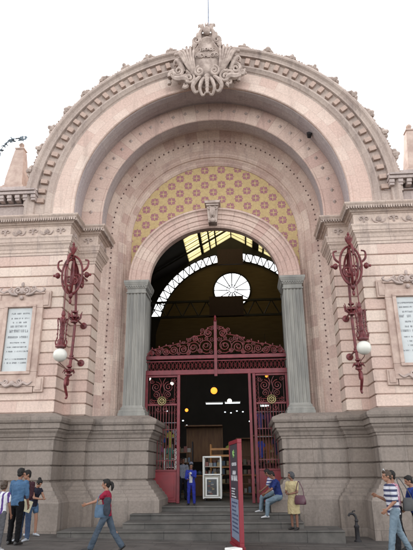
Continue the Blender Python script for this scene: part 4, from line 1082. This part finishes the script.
pk_ = person('person striding left in a dark pink top and jeans, arm held out forward', (-2.32, -3.85, gz(-2.3)), 180, 1.64, 'tan', lean=4, top=cloth('dark_pink_top', (.36, .022, .06), (.28, .02, .045)), sleeve=.22, top_len=.03, bottom=jeans_g, leglen=1, flare=.014, shoes=shoe_d, hair='pony', female=True, legs=((26, 4, 3), (-20, 16, 3)), foot_pitch=(-12, 38), arms=((48, 6, 22, 6), (-8, 14, 62, 10)), build=.92)
boy = person('person in a blue tracksuit and grey cap standing at the top of the steps', (-.84, 1.75, .56), -96, 1.33, 'brown', top=cloth('blue_jacket', (.03, .045, .32)), sleeve=.95, bottom=cloth('blue_tracksuit_trousers', (.03, .04, .30)), leglen=1, shoes=shoe_d, arms=((30, 4, 90, 40), (12, 8, 60, 30)), legs=((3, 4, 4), (-3, 4, 4)), head=(10, 14))
bP, bJ, bo_, bk = boy
c = MB(); pel = bo_
c.rings([[V(pel.x+.118*math.cos(a)*sc_*bk+ .028, .095*math.sin(a)*sc_*bk, pel.z+z*bk) for a in [2*PI*j/14 for j in range(14)]] for z, sc_ in ((-.02, 1.0), (.1, 1.0), (.25, 1.08), (.40, 1.05), (.47, .7))])
c.build('white_undershirt', cloth('white_cotton', (.62, .62, .64)), bP, local=True, smooth=True)
c = MB(); hc = V(.02, 0, pel.z+(.515+.06+.125)*bk); c.ball(hc+V(.0, 0, .06), (.10*bk, .098*bk, .085*bk), n=16); c.ball(hc+V(.085, 0, .045), (.075*bk, .07*bk, .012), n=12)
c.build('cap', cloth('grey_cap', (.16, .17, .22)), bP, local=True, smooth=True)
yw = person('person in a pale yellow dress with a large plum handbag, standing on the bottom step', (2.30, -1.15, .08), -128, 1.50, 'brown', top=cloth('yellow_dress', (.66, .56, .32), (.58, .47, .26)), sleeve=.34, skirt=(.47, M['hair']), shoes=shoe_d, hair='full', hairm=M['hairg'], head=(-38, 0), female=True, arms=((10, 10, 62, 38), (8, 8, 70, 42)), legs=((1, 2, 1), (-1, 2, 1)), build=1.1)
for ch in list(bpy.data.objects):
    if ch.parent == yw[0] and ch.name.startswith('skirt'): ch.data.materials[0] = bpy.data.materials['yellow_dress']
person('person in a navy shirt and jeans sitting on the stone base, head lowered', (2.00, .48, .24), 188, 1.66, 'brown', lean=14, top=cloth('navy_shirt', (.018, .03, .13), (.03, .05, .2)), sleeve=.35, bottom=jeans_l, leglen=1, shoes=shoe_w, seat=.64, legs=((72, 66, 6), (58, 56, 5)), arms=((22, 8, 20, 22), (16, 8, 24, 22)), head=(0, 28), build=1.05)
person('person in a white and blue striped shirt sitting on the base nearest the gate', (1.86, 1.10, .40), 180, 1.60, 'brown', lean=12, top=striped('blue_white_print', (.55, .57, .66), (.05, .06, .22), .09, .45, axis=2), sleeve=.35, bottom=jeans_l, leglen=1, shoes=shoe_w, seat=.56, legs=((74, 66, 6), (66, 60, 6)), arms=((18, 8, 22, 22), (14, 8, 26, 22)), head=(-20, 24))
sm = person('person in a white and navy striped polo shirt and faded jeans, walking left in front', (4.42, -3.62, gz(4.4)), 184, 1.88, 'tan', lean=4, top=striped('navy_white_stripes', (.62, .62, .66), (.05, .055, .13), .115, .45, axis=2), sleeve=.42, top_len=.05, bottom=jeans_l, leglen=1, shoes=shoe_d, legs=((16, 4, 4), (-14, 14, 4)), foot_pitch=(-4, 22), arms=((-4, 8, 48, 10), (2, 8, 108, 12)), head=(4, 6), build=1.08, hairm=M['hairb'])
pkm = person('person in a pink and white shirt half hidden behind the striped polo shirt', (4.68, -2.85, gz(4.7)), 186, 1.86, 'tan', lean=3, top=striped('pink_white_check', (.60, .45, .50), (.45, .12, .20), .06, .4, axis=1), sleeve=.5, bottom=cloth('charcoal_trousers', (.03, .03, .035)), leglen=1, shoes=shoe_d, legs=((10, 4, 4), (-10, 8, 4)), foot_pitch=(0, 14), arms=((0, 10, 10, 0), (0, 8, 15, 5)))
person('person in a bright blue shirt at the right edge, walking left', (5.18, -2.75, gz(5.1)), 184, 1.76, 'tan', lean=5, top=cloth('bright_blue_shirt', (.05, .09, .38)), sleeve=.5, bottom=cloth('black_jeans', (.02, .02, .026)), leglen=1, shoes=shoe_d, legs=((14, 4, 4), (-12, 12, 4)), foot_pitch=(-4, 18), arms=((10, 10, 40, 10), (12, 8, 70, 20)), head=(0, 14))

# things carried
def bag(name, label, cat, c, w, h, d, rz, mat, strap=None):
    E = empty(name, c, math.radians(rz), label=label, cat=cat)
    b = MB(); rs = []
    for f, sw, sd in ((0, .86, .7), (.08, .97, .95), (.4, 1, 1), (.75, .90, .75), (.95, .78, .4), (1.0, .70, .25)):
        rs.append([V(math.copysign(abs(math.cos(a))**.6, math.cos(a))*w/2*sw*(1+.03*math.sin(3*a+f*5)), math.copysign(abs(math.sin(a))**.7, math.sin(a))*d/2*sd, f*h) for a in [2*PI*j/20 for j in range(20)]])
    b.rings(rs); b.build('bag_body', mat, E, smooth=True, local=True)
    if strap:
        MB().tube([V(-w*.34, 0, h*.93)]+[V(*q) for q in strap]+[V(w*.34, 0, h*.93)], .012, n=6, flat=1).build('strap', mat, E, local=True, smooth=True)
    return E
plum = plain('plum_leather', (.085, .03, .045), .4, scale=10, bump=.2)
bag('handbag', 'plum leather handbag hanging from the arm of the person in yellow', 'handbag', (2.47, -1.40, .73), .33, .24, .15, -25, plum, [(-.10, 0, .38), (-.06, 0, .52), (-.02, .02, .60), (.04, .02, .50), (.10, 0, .36)])
bag('tote_bag', 'pale blue tote bag hanging by the hip of the person striding left', 'bag', (-2.42, -4.02, .62), .31, .28, .10, 20, cloth('pale_blue_cloth', (.14, .22, .32), scale=8), [(-.08, 0, .42), (.0, 0, .52), (.08, 0, .42)])
jk = MB()
rs = []
for f, w_, d_ in ((0, .03, .03), (.1, .07, .04), (.35, .085, .05), (.6, .08, .06), (.85, .09, .075), (1, .05, .05)):
    rs.append([V(-2.27+w_*math.cos(a)*(1+.12*math.sin(4*a+f*7)), -4.06+d_*math.sin(a)*(1+.15*math.cos(3*a+f*5)), .66+.40*f) for a in [2*PI*j/18 for j in range(18)]])
jk.rings(rs); tag(jk.build('jacket', cloth('grey_jacket_cloth', (.06, .07, .09)), smooth=True), 'dark grey jacket draped over the bent arm of the person striding left', 'jacket')
bag('shoulder_bag', 'dark grey shoulder bag with long pale strap beside the striped shirt', 'bag', (4.93, -3.05, .66), .30, .30, .12, 10, plain('grey_canvas', (.07, .07, .07), .8), [(-.14, 0, .45), (-.20, .05, .70), (-.12, .08, .74), (.0, 0, .5)])
fo = MB(); Mf = Matrix.Translation(V(-4.77, -2.72, .70)) @ Matrix.Rotation(math.radians(-15), 4, 'Z') @ Matrix.Rotation(math.radians(14), 4, 'Y') @ Matrix.Rotation(math.radians(-8), 4, 'X')
fo.box(-.16, .16, -.012, .012, -.02, .26, Mf); tag(fo.build('folder', plain('cream_card', (.55, .50, .34), .6, var=.08), bevel=.003), 'cream card folder held low by the person in maroon', 'folder')
sg = MB()
hp_ = V(4.37, -3.62, gz(4.2)+1.86)
sg.tube([hp_+V(-.07, -.085, -.03), hp_+V(-.09, -.03, .0), hp_+V(-.09, .03, .0), hp_+V(-.07, .085, -.03), hp_+V(.04, .085, -.06)], .007, n=5)
sg.ball(hp_+V(-.085, -.035, .0), (.012, .028, .020), n=8); sg.ball(hp_+V(-.085, .035, .0), (.012, .028, .020), n=8)
tag(sg.build('sunglasses', plain('pale_plastic', (.5, .5, .5), .25, bump=0)), 'pale sunglasses pushed up on the head above the striped polo shirt', 'sunglasses')

# ================================================================== STREET THINGS
# information totem
A_, B_ = V(.60, -1.75, 0), V(.86, -3.25, 0)
T_ = empty('sign_board', (.68, -2.5, gz(.7)), label='tall narrow red framed sign board with a dark upper panel, standing before the steps', cat='sign')
dx = (B_-A_); L = dx.length; ang = math.atan2(dx.y, dx.x); Mt = Matrix.Translation(A_+V(0, 0, gz(.7))) @ Matrix.Rotation(ang, 4, 'Z')
# local: x along the board (towards the camera end), y thickness, z up ; visible face is -y side
red = plain('red_sign_enamel', (.19, .010, .02), .4, var=.12, scale=3, bump=0)
f = MB(); TH = .055
f.box(0, L, -TH, TH, 2.46, 2.56, Mt); f.box(0, L, -TH, TH, .06, .16, Mt); f.box(0, .08, -TH, TH, .16, 2.46, Mt); f.box(L-.08, L, -TH, TH, .16, 2.46, Mt)
f.box(.081, L-.081, -TH+.03, TH-.03, .161, 2.459, Mt)
fr_ = f.build('frame', red, T_, bevel=.006)
for sgn in (-1,):
    y0, y1 = (-TH+.018, -TH+.028)
    dp = MB().box(.085, L-.085, y0, y1, 1.12, 2.455, Mt).build('dark_panel', plain('charcoal_print', (.045, .04, .05), .4, bump=0), T_)
    lp = MB().box(.085, L-.085, y0, y1, .165, 1.115, Mt).build('grey_blue_panel', plain('grey_blue_print', (.20, .24, .33), .4, bump=0), T_)
    wt = plain('white_print', (.6, .6, .62), .5, bump=0); gn = plain('green_print', (.25, .45, .14), .5, bump=0)
    rnd = random.Random(4); lt = MB()
    def words(mb, z, h, x0, x1):
        x = x0
        while x < x1:
            w_ = h*rnd.uniform(.5, .8)
            if rnd.random() > .1:
                mb.box(x, x+w_*.3, y0-.003, y0-.0005, z, z+h, Mt); mb.box(x+w_*.3, x+w_*.8, y0-.003, y0-.0005, z+h*rnd.choice((0, .4, .75)), z+h*rnd.choice((0, .4, .75))+h*.22, Mt)
            x += w_
    words(lt, 1.92, .08, .35, L-.35); words(lt, 1.70, .10, .5, L-.5); words(lt, 1.55, .13, .25, L-.25)
    for k in range(4): words(lt, 1.34-.065*k, .03, .25, L*rnd.uniform(.5, .8))
    lt.build('white_lettering', wt, dp)
    lg = MB()
    for k in range(6):
        a = 2*PI*k/6+.3; lg.tube([Mt @ V(L/2, y0-.006, 2.22), Mt @ V(L/2+.15*math.cos(a), y0-.006, 2.22+.10*math.sin(a))], [.03, .012], n=5)
    lg.build('green_emblem', gn, dp)
    l2 = MB()
    for k in range(8): words(l2, 1.0-.095*k, .04, .25, L*rnd.uniform(.6, .85))
    l2.build('small_lettering', plain('dark_blue_print', (.06, .08, .15), .5, bump=0), lp)
MB().box(.1, L-.1, -.10, .10, .0, .06, Mt).build('foot_plate', red, T_, bevel=.01)
c = MB(); Mc = Matrix.Translation(V(.66, -3.75, gz(.5))) @ Matrix.Rotation(math.radians(38), 4, 'Z')
c.box(-.15, .15, -.15, .15, .0, .12, Mc); tag(c.build('white_block', M['white'], bevel=.015), 'low white block on the paving at the foot of the sign board', 'block')
# stand pipe / bollard by the right base
Bp = empty('stand_pipe', (4.02, -.92, gz(4)), label='short dark metal stand pipe with a tap head by the right stone base', cat='stand pipe')
b = MB(); b.lathe([(.10, 0), (.10, .03), (.065, .06), (.06, .34), (.075, .36), (.075, .40), (.04, .43), (.035, .52)], (4.02, -.92, gz(4)), 14)
b.build('pipe', M['darkiron'], Bp, smooth=True)
b = MB(); z = gz(4)+.5; b.tube([(4.02, -.92, z), (4.02, -.92, z+.12), (3.96, -.92, z+.20), (3.86, -.92, z+.20), (3.82, -.92, z+.14)], [.035, .035, .035, .03, .025], n=8); b.ball((4.03, -.92, z+.03), .055, n=8)
b.tube([(3.94, -.92, z+.2), (3.94, -.92, z+.27), (4.02, -.92, z+.28)], .018, n=6); b.build('tap', M['darkiron'], Bp, smooth=True)

# ================================================================== INSIDE THE MARKET DOOR
fl = .556
Cc = empty('display_cart', (-.25, 4.85, fl), label='white framed glass display cart just inside the open gate', cat='display cart')
c = MB(); x0, x1, y0, y1 = -.66, .06, 4.5, 5.2
for x in (x0, x1-.05):
    for y in (y0, y1-.05): c.box(x, x+.05, y, y+.05, fl+.08, fl+1.62)
for z in (.10, .92, 1.57): c.box(x0+.052, x1-.052, y0+.002, y0+.045, fl+z, fl+z+.05); c.box(x0+.052, x1-.052, y1-.045, y1-.002, fl+z, fl+z+.05); c.box(x0+.002, x0+.045, y0+.052, y1-.052, fl+z, fl+z+.05); c.box(x1-.045, x1-.002, y0+.052, y1-.052, fl+z, fl+z+.05)
c.build('frame', M['white'], Cc, bevel=.006)
c = MB(); c.box(x0+.055, x1-.055, y0+.05, y1-.05, fl+.12, fl+.90); c.box(x0+.055, x1-.055, y0+.05, y1-.05, fl+1.22, fl+1.24); c.build('cabinet', plain('cream_cabinet', (.36, .34, .28), .5), Cc)
c = MB(); c.box(x0+.10, x1-.12, y0-.03, y0-.005, fl+.16, fl+.84); dr = c.build('door', M['white'], Cc, bevel=.01)
c = MB(); c.box(x0+.16, x1-.18, y0-.04, y0-.031, fl+.22, fl+.78); pc = c.build('poster', M['glassdark'], dr)
rnd = random.Random(9); cols = [(.16, .05, .04), (.22, .20, .18), (.06, .09, .13), (.26, .19, .09), (.10, .08, .05)]
pm_ = [plain('packet_colour', c_, .5, bump=0) for c_ in cols]
for k in range(9): 
    x = rnd.uniform(x0+.18, x1-.34); z = fl+.24+.055*k; MB().box(x, x+rnd.uniform(.08, .14), y0-.046, y0-.041, z, z+.045).build('poster_patch', pm_[k % 5], pc)
for x in (x0+.1, x1-.1):
    for y in (y0+.1, y1-.1): MB().lathe([(.02, -.02), (.05, -.02), (.05, .02), (.02, .02)], (x, y, fl+.05), 12, Matrix.Rotation(PI/2, 4, 'Y')).build('wheel', M['darkiron'], Cc)
def goods(name, labels, cat, spots, size, group):
    for i, (x, y, z) in enumerate(spots):
        s_ = [size[q]*rnd.uniform(.8, 1.25) for q in range(3)]; b = MB()
        if name == 'jar': b.lathe([(s_[0]*.5, 0), (s_[0]*.5, s_[2]*.75), (s_[0]*.3, s_[2]*.85), (s_[0]*.35, s_[2])], (x, y, z), 12)
        elif name == 'bundle':
            b.ball((x, y, z+s_[2]*.5), (s_[0]*.5, s_[1]*.5, s_[2]*.5), n=12)
            b.tube([(x, y, z+s_[2]*.9), (x+.02, y, z+s_[2]*1.1)], .012, n=5)
        else: b.box(x-s_[0]/2, x+s_[0]/2, y-s_[1]/2, y+s_[1]/2, z, z+s_[2])
        tag(b.build(name, pm_[i % 5], bevel=.006 if name == 'box' else 0, smooth=name != 'box'), labels, cat, group)
goods('jar', 'small jar of sweets on the upper shelf of the white display cart', 'jar', [(-.54+.12*i, 4.85, fl+.90) for i in range(5)], (.09, .09, .16), 'jars in the display cart')
goods('box', 'small goods box on the top shelf of the white display cart', 'box', [(-.52+.16*i, 4.8, fl+1.24) for i in range(4)], (.12, .12, .14), 'boxes in the display cart')
# wooden rack behind the cart
W_ = empty('wooden_rack', (.1, 5.9, fl), label='orange wooden rack standing up behind the white display cart', cat='rack')
for x in (-.42, .62):
    for y in (5.75, 6.2): MB().tube([(x, y, fl), (x*1.0, y, fl+2.12 if x < 0 else fl+2.2)], .035, n=6).build('post', M['wood'], W_)
for z in (1.62, 1.88): MB().box(-.42, .62, 5.72, 5.77, fl+z, fl+z+.08).build('rail', M['wood'], W_)
MB().box(-.42, .62, 5.78, 6.18, fl+1.2, fl+1.24).build('shelf', M['wood'], W_)
b = MB(); b.ball((.52, 5.9, fl+2.1), (.22, .15, .16), n=10); b.ball((.35, 5.9, fl+1.98), (.16, .12, .10), n=10); b.ball((.62, 5.85, fl+1.9), (.14, .1, .14), n=10)
tag(b.build('plant_bunch', plain('yellow_green_leaves', (.20, .24, .05), .7, scale=18, bump=1), smooth=True), 'yellow green bunch of produce on the wooden rack', 'produce')
# white shelf unit on the left of the doorway
Q = empty('shelf_unit', (-2.0, 5.2, fl), label='tall white shelf unit of small goods just left inside the doorway', cat='shelves')
for x in (-2.25, -1.83):
    for y in (5.0, 5.4): MB().box(x, x+.04, y, y+.04, fl, fl+1.95).build('upright', M['white'], Q)
for k in range(6): MB().box(-2.20, -1.84, 5.0, 5.44, fl+.25+.32*k, fl+.275+.32*k).build('shelf', M['white'], Q)
goods('box', 'small pale goods box on the tall white shelf unit', 'box', [(-2.1+.14*i, 5.12, fl+.276+.32*k) for k in range(6) for i in range(2)], (.11, .12, .20), 'boxes on the white shelf unit')
# stalls
def stall(cx, cy, w_, h_, label, mat, roof=True):
    E = empty('market_stall', (cx, cy, fl), label=label, cat='stall')
    MB().box(cx-w_/2, cx+w_/2, cy-.4, cy+.4, fl, fl+.85).build('counter', mat, E, bevel=.01)
    MB().box(cx-w_/2-.05, cx+w_/2+.05, cy-.48, cy+.45, fl+.852, fl+.90).build('counter_top', M['wood'], E)
    for s in (-1, 1): MB().box(cx+s*w_/2-.04, cx+s*w_/2+.04, cy+.3, cy+.38, fl+.902, fl+h_).build('post', M['brownwood'], E)
    if roof: MB().box(cx-w_/2-.05, cx+w_/2+.05, cy-.40, cy+.5, fl+h_+.001, fl+h_+.06).build('canopy', M['brownwood'], E)
    MB().box(cx-w_/2+.05, cx+w_/2-.05, cy+.28, cy+.33, fl+1.5, fl+h_-.02).build('back_board', M['brownwood'], E)
stall(-.95, 9.5, 1.7, 3.1, 'brown boarded stall in the dim hall beyond the display cart', M['brownwood'])
stall(-3.4, 7.6, 1.6, 2.5, 'stall in the dim hall behind the left gate leaf', M['darkwall'])
stall(2.3, 7.8, 1.9, 2.5, 'stall in the dim hall behind the right gate leaf', M['darkwall'])
stall(1.4, 11.5, 1.6, 2.6, 'stall deep in the hall right of the brown boarded one', M['brownwood'])
goods('bundle', 'round bundle of goods on a dim stall counter in the hall', 'bundle', [(-1.6+.22*i, 9.2, fl+.9) for i in range(7)]+[(1.5+.25*i, 7.5, fl+.9) for i in range(7)]+[(-4.0+.24*i, 7.3, fl+.9) for i in range(6)], (.2, .2, .24), 'bundles on the stall counters')
# clothes hanging behind the gate leaves
shirts = [(-2.35, .30, 3.35, (.30, .05, .12)), (-2.12, .26, 3.3, (.05, .12, .35)), (-1.88, .24, 3.1, (.45, .40, .10)), (-1.68, .24, 3.2, (.3, .3, .33)), (-2.3, .26, 2.55, (.33, .12, .28)), (-1.9, .24, 2.5, (.10, .25, .2)), (1.62, .30, 3.75, (.10, .08, .22)), (1.95, .28, 3.75, (.12, .05, .1)), (1.62, .26, 2.7, (.05, .08, .4)), (1.9, .26, 2.6, (.3, .12, .05)), (2.2, .28, 2.8, (.05, .05, .1))]
for i, (x, w_, z, c_) in enumerate(shirts):
    b = MB(); y = 4.1 if x < 0 else 4.3
    pl_ = [(x-w_*.22, z-.62), (x+w_*.22, z-.62), (x+w_*.28, z-.2), (x+w_*.62, z-.26), (x+w_*.66, z-.14), (x+w_*.3, z), (x+w_*.1, z+.01), (x, z-.04), (x-w_*.1, z+.01), (x-w_*.3, z), (x-w_*.66, z-.14), (x-w_*.62, z-.26), (x-w_*.28, z-.2)]
    b.prism(pl_, y-.03, y+.03)
    tag(b.build('hanging_garment', cloth('garment_cloth', c_), bevel=.012), 'garment hanging on display behind the %s gate leaf' % ('left' if x < 0 else 'right'), 'garment', 'garments hanging behind the %s gate leaf' % ('left' if x < 0 else 'right'))
for s, y in ((-1, 4.1), (1, 4.3)):
    b = MB()
    for z in (3.42, 2.86): b.tube([(s*1.5, y, z-(0 if s < 0 else -.38 if z > 3 else 0)), (s*2.7, y, z-(0 if s < 0 else -.38 if z > 3 else 0))], .014, n=6)
    tag(b.build('clothes_rail', M['pipe']), 'metal rails for garments behind the %s gate leaf' % ('left' if s < 0 else 'right'), 'rail')
# shop person deep inside
person('person in a pale shirt in the shade just inside the doorway, behind the tracksuit', (-1.55, 5.6, fl), -70, 1.6, 'brown', top=cloth('pale_grey_shirt', (.32, .34, .42)), sleeve=.4, bottom=cloth('dark_trousers', (.02, .02, .03)), leglen=1, shoes=shoe_d)
# lit lamps
def hang(px, z, y, r, mat, label):
    E = empty('ceiling_lamp', (px, y, z), label=label, cat='lamp')
    MB().ball((px, y, z), r, n=16).build('bulb', mat, E, smooth=True)
    MB().tube([(px, y, z+r), (px, y, z+2.2)], .010, n=5).build('cord', M['black'], E)
    MB().lathe([(r*.3, r*.8), (r*.5, r*1.0), (r*.3, r*1.5), (.01, r*1.6)], (px, y, z), 10).build('cap', M['darkiron'], E)
hang(-2.62, 5.86, 10, .085, M['lamp_white'], 'small white lamp hanging high in the left of the doorway')
hang(-.47, 5.46, 10, .17, M['lamp_warm'], 'large orange globe lamp hanging in the middle of the doorway')
hang(.28, 5.05, 11, .12, M['lamp_white'], 'white lamp hanging just below and right of the orange globe')
hang(-1.86, 4.52, 10, .085, M['lamp_warm'], 'small orange lamp hanging low in the left of the doorway')
hang(-3.84, 6.15, 10, .13, M['lamp_white'], 'cream lamp seen through the scrolls of the left gate leaf')
hang(2.22, 6.15, 10, .08, M['lamp_warm'], 'small orange lamp seen through the scrolls of the right gate leaf')
def tube_l(x0, x1, z, y, label):
    E = empty('tube_light', ((x0+x1)/2, y, z), label=label, cat='tube light')
    MB().tube([(x0, y, z), (x1, y, z)], .03, n=8).build('tube', M['lamp_cool'], E); MB().box(x0-.03, x1+.03, y-.05, y+.05, z+.035, z+.09).build('housing', M['white'], E)
tube_l(-1.15, -.2, 5.28, 14, 'white tube light at the left of the row above the brown stall'); tube_l(-.05, .8, 5.30, 14, 'white tube light at the right of the row above the brown stall')
tube_l(1.85, 2.25, 4.66, 10, 'short white tube light behind the right gate leaf')
for i, (x, z, y) in enumerate([(-2.15, 4.1, 11), (-1.95, 3.85, 11), (-.1, 4.9, 15), (.25, 4.85, 15), (.6, 4.95, 15), (.95, 4.9, 15), (1.3, 4.1, 12), (-3.0, 4.6, 11)]):
    tag(MB().ball((x, y, z), (.05, .03, .035), n=8).build('small_lamp', M['lamp_cool'], smooth=True), 'tiny white lamp glowing over the stalls deep in the hall', 'lamp', 'tiny lamps over the far stalls')

# deeper shelves and clutter in the hall
def rack(cx, cy, w_, h_, n, label, grp):
    E = empty('goods_rack', (cx, cy, fl), label=label, cat='rack')
    for s in (-1, 1): MB().box(cx+s*w_/2-.02, cx+s*w_/2+.02, cy-.15, cy+.15, fl, fl+h_).build('upright', M['darkiron'], E)
    for k in range(n):
        z = fl+.15+k*(h_-.2)/n
        MB().box(cx-w_/2+.021, cx+w_/2-.021, cy-.15, cy+.15, z, z+.03).build('shelf', M['brownwood'], E)
    sp_ = [(cx-w_/2+.15+(w_-.3)*i/4, cy-.02, fl+.181+k*(h_-.2)/n) for k in range(n) for i in range(5) if rnd.random() > .18]
    goods('box', 'small coloured goods box on the '+grp.replace('boxes on the ', ''), 'box', sp_, (.13, .14, .20), grp)
rack(-1.75, 7.2, .9, 2.3, 5, 'left goods rack standing in the dim hall behind the tracksuit', 'boxes on the left goods rack')
rack(1.15, 7.4, 1.0, 2.1, 5, 'right goods rack standing in the dim hall behind the sign board', 'boxes on the right goods rack')
sp2 = empty('spotlight', (3.90, .50, 13.90), label='small dark spotlight fixed under the great arch at upper right', cat='spotlight')
MB().lathe([(.02, -.11), (.07, -.10), (.09, .0), (.11, .10), (.09, .11)], (3.90, .50, 13.90), 14, Matrix.Rotation(.9, 4, 'X')).build('housing', M['darkiron'], sp2, smooth=True)
MB().tube([(3.90, .50, 13.90), (3.93, .50, 13.96), (4.0, .50, 14.05)], .025, n=6).build('arm', M['darkiron'], sp2)

rack(-.2, 8.4, 1.1, 1.7, 4, 'low goods rack standing in the dim hall right behind the display cart', 'boxes on the low goods rack')
rack(-2.9, 6.4, 1.0, 2.3, 5, 'goods rack standing in the dim hall behind the left gate leaf', 'boxes on the rack behind the left leaf')
rack(2.3, 6.2, 1.0, 2.2, 5, 'goods rack standing in the dim hall behind the right gate leaf', 'boxes on the rack behind the right leaf')

#@@END@@

# ------------------------------------------------------------------ world, sun, camera
w = bpy.data.worlds.new('World'); S.world = w; w.use_nodes = True; t = w.node_tree
bg = t.nodes['Background']
sky = t.nodes.new('ShaderNodeTexSky'); sky.sky_type = 'NISHITA'; sky.sun_disc = False
SE, SR = math.radians(50), math.radians(-18)
sky.sun_elevation = SE; sky.sun_rotation = SR; sky.dust_density = 4.0; sky.air_density = 1.0; sky.altitude = 2000
hs = t.nodes.new('ShaderNodeHueSaturation'); hs.inputs['Saturation'].default_value = .10
t.links.new(sky.outputs[0], hs.inputs['Color']); t.links.new(hs.outputs[0], bg.inputs['Color']); bg.inputs['Strength'].default_value = .15
sl = bpy.data.lights.new('sun', 'SUN'); sl.energy = 1.2; sl.angle = math.radians(20); sl.color = (1, .97, .93)
so = bpy.data.objects.new('sun', sl); COL.objects.link(so)
# sun comes from azimuth SR (clockwise from +Y), elevation SE
dirv = V(math.sin(SR)*math.cos(SE), math.cos(SR)*math.cos(SE), math.sin(SE))
so.rotation_euler = dirv.to_track_quat('Z', 'Y').to_euler()
cam = bpy.data.cameras.new('camera'); co = bpy.data.objects.new('camera', cam); COL.objects.link(co)
cam.sensor_fit = 'VERTICAL'; cam.sensor_height = 24; cam.lens = 24*537.9/550; cam.clip_end = 2000; cam.clip_start = .1
co.matrix_world = Matrix.Translation(V(.994, -17.578, 1.6)) @ Matrix.Rotation(math.radians(3.699), 4, 'Z') @ Matrix.Rotation(math.radians(90+20.1), 4, 'X') @ Matrix.Rotation(math.radians(-.589), 4, 'Z')
S.camera = co
S.view_settings.view_transform = 'Standard'; S.view_settings.look = 'None'; S.view_settings.gamma = 1; S.view_settings.exposure = 2.3
S.view_settings.use_curve_mapping = False
